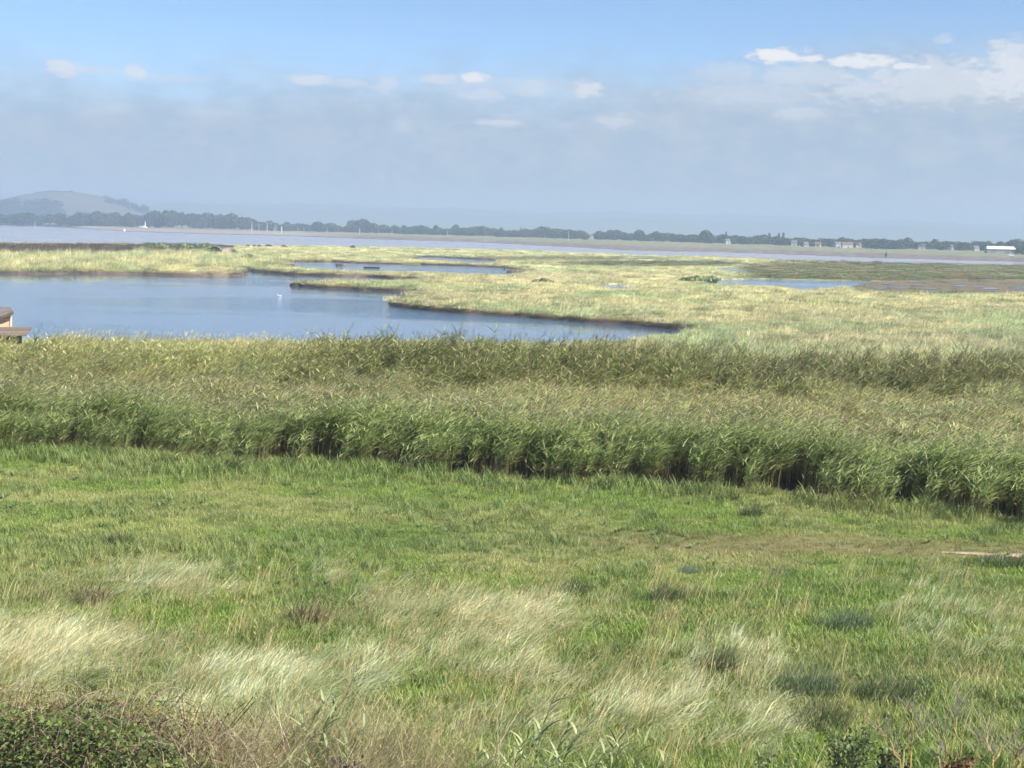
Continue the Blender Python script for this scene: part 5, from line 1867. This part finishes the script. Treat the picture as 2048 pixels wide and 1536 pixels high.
org = Vector(br.location)
for c_ in [(165, 1418, 225, 1378, .10, 15.8, 15.9), (135, 1425, 195, 1385, .08, 15.6, 15.7), (183, 1452, 234, 1410, .03, 15.4, 15.4), (240, 1440, 272, 1365, .05, 15.3, 15.5), (238, 1490, 246, 1430, .02, 15.2, 15.3), (150, 1460, 205, 1452, .12, 15.2, 15.2), (130, 1505, 178, 1468, .02, 15.0, 15.1),
           (112, 1534, 112, 1490, .02, 15, 15.1), (75, 1525, 60, 1408, .03, 15.2, 15.4), (118, 1534, 175, 1518, .10, 14.9, 15), (232, 1528, 288, 1512, .07, 15, 15), (252, 1525, 275, 1488, .0, 15, 15.1), (0, 1534, 60, 1533, .10, 14.9, 15), (2, 1408, 45, 1404, .02, 15.6, 15.6),
           (265, 1405, 340, 1370, .12, 15.7, 15.9), (285, 1420, 322, 1402, .12, 15.6, 15.6), (228, 1535, 234, 1480, .0, 15, 15.1), (310, 1400, 380, 1395, .15, 15.6, 15.6), (345, 1440, 372, 1400, .02, 15.4, 15.5), (360, 1495, 385, 1455, .0, 15.2, 15.3), (380, 1510, 400, 1480, .03, 15.2, 15.2), (20, 1460, 35, 1405, .02, 15.5, 15.6), (88, 1470, 80, 1400, .02, 15.5, 15.6)]:
    cane(br, *c_, org=org)
tag(br, 'leafy bramble thicket with pale dead canes in the bottom left corner', 'bramble')

# dry tangled grass at the foot of the brambles
n = 850
rgd = np.random.default_rng(911)
X = rgd.uniform(-5.2, 2.2, n)
Y = rgd.uniform(17.2, 20.4, n)
pp, qq = project(np.stack([X, Y, np.full(n, .9)], -1))
k = rgd.uniform(0, 1, n) < (sstep(pp, 300, 430) * (1 - sstep(pp, 640, 1000)))
X, Y = X[k], Y[k]
c = np.array([(.52, .44, .26), (.40, .33, .18), (.6, .54, .34), (.28, .32, .14), (.3, .24, .15)])[rgd.integers(0, 5, len(X))]
scatter('dry_grass', [grass_proto(140 + i, 30, .2, .8, 1.7, .22, .9, .011, .75, M_grass, PALES, K=6, heads=.3) for i in range(3)], np.stack([X, Y, height(X, Y)], -1), rgd.normal(0, .6, len(X)), rgd.uniform(.8, 1.15, len(X)), rgd.integers(0, 3, len(X)), c,
        label='dry brown tangled grass right of the brambles at the bottom', cat='grass', kind='stuff')


# lichen-covered bare branches, bottom right
def twig_shrub(name, px, D, label, stems, seed, col, org_z=0.0):
    base = at_px(px, 1536, D)
    o = empty(name, (base.x, base.y, gz(base.x, base.y)))
    og = Vector(o.location)
    rr = random.Random(seed)
    for (x0, y0, x1, y1) in stems:
        a, b = at_px(x0, y0, D + rr.uniform(-.15, .15)), at_px(x1, y1, D + rr.uniform(-.3, .3))
        foot = Vector((base.x + (a.x - base.x) * .7, a.y, og.z - .1))
        pts = [foot, foot.lerp(a, .55) + Vector((rr.uniform(-.06, .06), 0, 0)), a]
        for k in range(1, 7):
            t = k / 6
            q = a.lerp(b, t)
            q.x += .03 * math.sin(k * 1.9 + x0) * (1 - t * .5)
            q.z += .02 * math.cos(k * 2.3 + y0)
            pts.append(q)
        n_ = len(pts)
        cs = []
        br_ = MB()
        br_.tube([tuple(q - og) for q in pts], [.016 - .012 * k / (n_ - 1) for k in range(n_)], 6, tuple(c_ * rr.uniform(.85, 1.15) for c_ in col))
        bo = br_.build('branch', M_bark, o)
        tm_ = MB()
        for k in range(13):
            j = rr.randint(3, n_ - 2)
            q = pts[j] - og
            d = (pts[j + 1] - pts[j]).normalized()
            sd_ = Vector((rr.choice((-1, 1)) * rr.uniform(.4, 1.0), rr.uniform(-.6, .6), rr.uniform(.3, .9)))
            e = q + (d * .6 + sd_).normalized() * rr.uniform(.12, .4)
            tm_.tube([tuple(q), tuple(q.lerp(e, .5) + Vector((0, 0, .01))), tuple(e)], [.005, .004, .002], 4, (.34, .31, .24))
        tm_.build('twig', M_bark, bo)
    return tag(o, label, 'shrub')


LICH = (.50, .40, .16)
twig_shrub('bare_shrub', 1830, 18.6, 'bare branched shrub with yellow lichen at the bottom right, left half', [(1815, 1536, 1740, 1445), (1800, 1520, 1752, 1440), (1808, 1500, 1850, 1440), (1825, 1450, 1818, 1405), (1880, 1536, 1872, 1440), (1890, 1520, 1888, 1420), (1922, 1500, 1898, 1410), (1912, 1450, 1930, 1390)], 921, LICH)
twig_shrub('bare_shrub', 1995, 18.4, 'bare branched shrub with yellow lichen in the bottom right corner', [(1985, 1530, 1968, 1430), (1985, 1525, 2025, 1470), (2020, 1536, 2048, 1480), (1960, 1536, 1950, 1460), (2035, 1530, 2035, 1490)], 922, LICH)


def leaf_shrub(px, top, D, w, label, seed, n_leaf, dark, light, name='leafy_shrub', leaf=.035):
    tp = at_px(px, top, D)
    g = gz(tp.x, tp.y)
    o = empty(name, (tp.x, tp.y, g))
    h = tp.z - g
    rr = random.Random(seed)
    m = MB()
    ends = []
    for i in range(16):
        a = rr.uniform(0, 6.28)
        l = w * .5 * rr.uniform(.3, 1)
        e = (math.cos(a) * l, math.sin(a) * l * .7, h * rr.uniform(.8, 1.0))
        mid = (e[0] * .45 + rr.uniform(-.05, .05), e[1] * .45, h * .55)
        m.tube([(rr.uniform(-.05, .05), rr.uniform(-.05, .05), -.1), mid, e], [.014, .009, .003], 5, (.16, .12, .08))
        ends.append((mid, e))
    m.build('stems', M_bark, o)
    rg_ = np.random.default_rng(seed)
    t = rg_.uniform(.25, 1.02, n_leaf)
    which = rg_.integers(0, 16, n_leaf)
    A = np.array([ends[i][0] for i in which])
    B = np.array([ends[i][1] for i in which])
    P_l = A + (B - A) * t[:, None] + rg_.normal(0, .06, (n_leaf, 3))
    nr2 = rg_.normal(0, 1, (n_leaf, 3)) + np.array([0, -.3, .6])
    nr2 /= np.linalg.norm(nr2, axis=1, keepdims=True)
    a2 = np.cross(nr2, rg_.normal(0, 1, (n_leaf, 3)))
    a2 /= np.linalg.norm(a2, axis=1, keepdims=True)
    b2 = np.cross(nr2, a2)
    s2 = leaf * rg_.uniform(.6, 1.1, n_leaf)[:, None]
    V2 = np.stack([P_l - a2 * s2 * 1.2, P_l - b2 * s2 * .6, P_l + a2 * s2 * 1.2, P_l + b2 * s2 * .6], 1).reshape(-1, 3)
    f2 = rg_.uniform(0, 1, (n_leaf, 1))
    fo_ = link('foliage', np_mesh('foliage', V2, np.arange(4 * n_leaf).reshape(-1, 4), M_leaf, np.repeat(np.array(dark) * (1 - f2) + np.array(light) * f2, 4, axis=0)), o)
    fo_['kind'] = 'stuff'
    return tag(o, label, 'shrub')


leaf_shrub(1690, 1455, 18.6, .85, 'small dark-leaved shrub at the bottom left of the bare branches', 931, 620, (.06, .09, .03), (.22, .26, .11))
leaf_shrub(1545, 1500, 18.4, .9, 'low leafy sprig at the bottom, left of the dark-leaved shrub', 932, 260, (.07, .11, .035), (.2, .26, .1))
leaf_shrub(1790, 1490, 18.8, .7, 'dark twiggy bush behind the lichen branches', 933, 320, (.03, .035, .02), (.10, .11, .06))
leaf_shrub(1925, 1512, 18.4, .5, 'reddish-brown twig bush at the bottom right', 934, 360, (.10, .03, .02), (.22, .08, .05), 'red_shrub')
leaf_shrub(700, 1510, 18.2, .6, 'small purple-brown dead flower clump at the bottom left of middle', 935, 260, (.10, .06, .06), (.2, .13, .12), 'dead_flower_clump')


# tussocks in the meadow
def tussock(px, py, w, h, label, colr, seed, nbl=420, lean=.35):
    p = G(px, py)
    o = empty('grass_tussock', (p.x, p.y, gz(p.x, p.y)))
    rr = np.random.default_rng(seed)
    rad = np.sqrt(rr.uniform(0, 1, nbl)) * w / 2
    a = rr.uniform(0, 6.28, nbl)
    base = np.stack([rad * np.cos(a), rad * np.sin(a) * .8, np.zeros(nbl)], -1)
    V, Qd, _ = blades(nbl, 5, rr.uniform(.5, 1.05, nbl) * h, base, np.where(rr.uniform(0, 1, nbl) < .6, rr.normal(0, .6, nbl), a), np.abs(rr.normal(lean, .2, nbl)), rr.uniform(.2, .9, nbl), np.full(nbl, .012))
    cc_ = np.array(colr)[rr.integers(0, len(colr), nbl)] * rr.uniform(.75, 1.25, (nbl, 1))
    link('blades', np_mesh('blades', V, Qd, M_leaf, np.repeat(cc_, 10, axis=0)), o)
    m = MB()
    for i in range(14):
        x, y = rr.normal(0, w * .2), rr.normal(0, w * .15)
        m.tube([(x, y, 0), (x + .05 * h, y, h * .6), (x + .2 * h, y, h * 1.05)], [.006, .005, .003], 4, colr[-1])
    m.build('stalks', M_leaf, o)['kind'] = 'stuff'
    return tag(o, label, 'tussock')


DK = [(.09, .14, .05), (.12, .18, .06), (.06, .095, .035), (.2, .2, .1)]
BR = [(.22, .16, .1), (.3, .22, .14), (.16, .11, .07), (.1, .12, .05)]
BL = [(.13, .2, .09), (.17, .26, .12), (.08, .13, .06), (.26, .3, .18)]
tussock(235, 1092, .75, .40, 'small dark tussock in the short grass at upper left of the meadow', DK, 941)
tussock(612, 1248, .8, .55, 'brown tussock left of the straw patch in the middle of the meadow', BR, 942)
tussock(1328, 1205, .7, .45, 'dark tussock right of the straw patch', DK, 943)
tussock(1145, 1190, .6, .4, 'small dark tussock above the pale patch in the centre', DK, 944)
tussock(1690, 1262, 1.0, .5, 'dark blue-green tussock in the right half of the meadow', BL, 945)
tussock(1440, 1345, .6, .5, 'dark tussock under the greyish grass right of centre', DK, 946)
tussock(1610, 1385, 1.1, .5, 'wide blue-green tussock in the lower right meadow', BL, 947, 600)
tussock(1775, 1400, 1.3, .45, 'widest dark tussock in the lower right meadow', DK, 948, 700)
tussock(1640, 1452, 1.0, .5, 'dark tussock above the leafy shrub at the lower right', DK, 949, 560)
tussock(1560, 1150, .5, .2, 'tiny grey-green rosette in the short grass on the right', BL, 950, 240, .9)
tussock(1375, 1146, .45, .22, 'grey-green thistle rosette in the short grass right of centre', [(.13, .2, .14), (.09, .14, .1), (.2, .26, .2)], 951, 240, .8)
tussock(180, 1210, .8, .45, 'brown tussock in the green hollow at the left of the meadow', BR, 952)
tussock(1500, 1035, .6, .35, 'dark tussock near the foot of the reeds on the right', DK, 953)

tussock(2005, 1130, 1.3, .34, 'dark grass clump in place of a cast shadow below the bare soil at the right edge', DK, 954, 700, .5)  # dark blades put in for a shadow cast from beyond the right edge

# ------------------------------------------------------------------ haze over the marsh and the river
hzm = bpy.data.materials.new('haze_air')
hzm.use_nodes = True
ht = hzm.node_tree
ht.nodes.clear()
pv = ht.nodes.new('ShaderNodeVolumePrincipled')
pv.inputs['Color'].default_value = (0.45, 0.575, 0.76, 1)
pv.inputs['Density'].default_value = 0.00048
pv.inputs['Anisotropy'].default_value = 0.1
ho = ht.nodes.new('ShaderNodeOutputMaterial')
ht.links.new(pv.outputs[0], ho.inputs['Volume'])
m = MB()
m.box((0, 2850, 38), (11990, 6260, 84))
hz_o = m.build('haze', hzm)
tag(hz_o, kind='stuff')
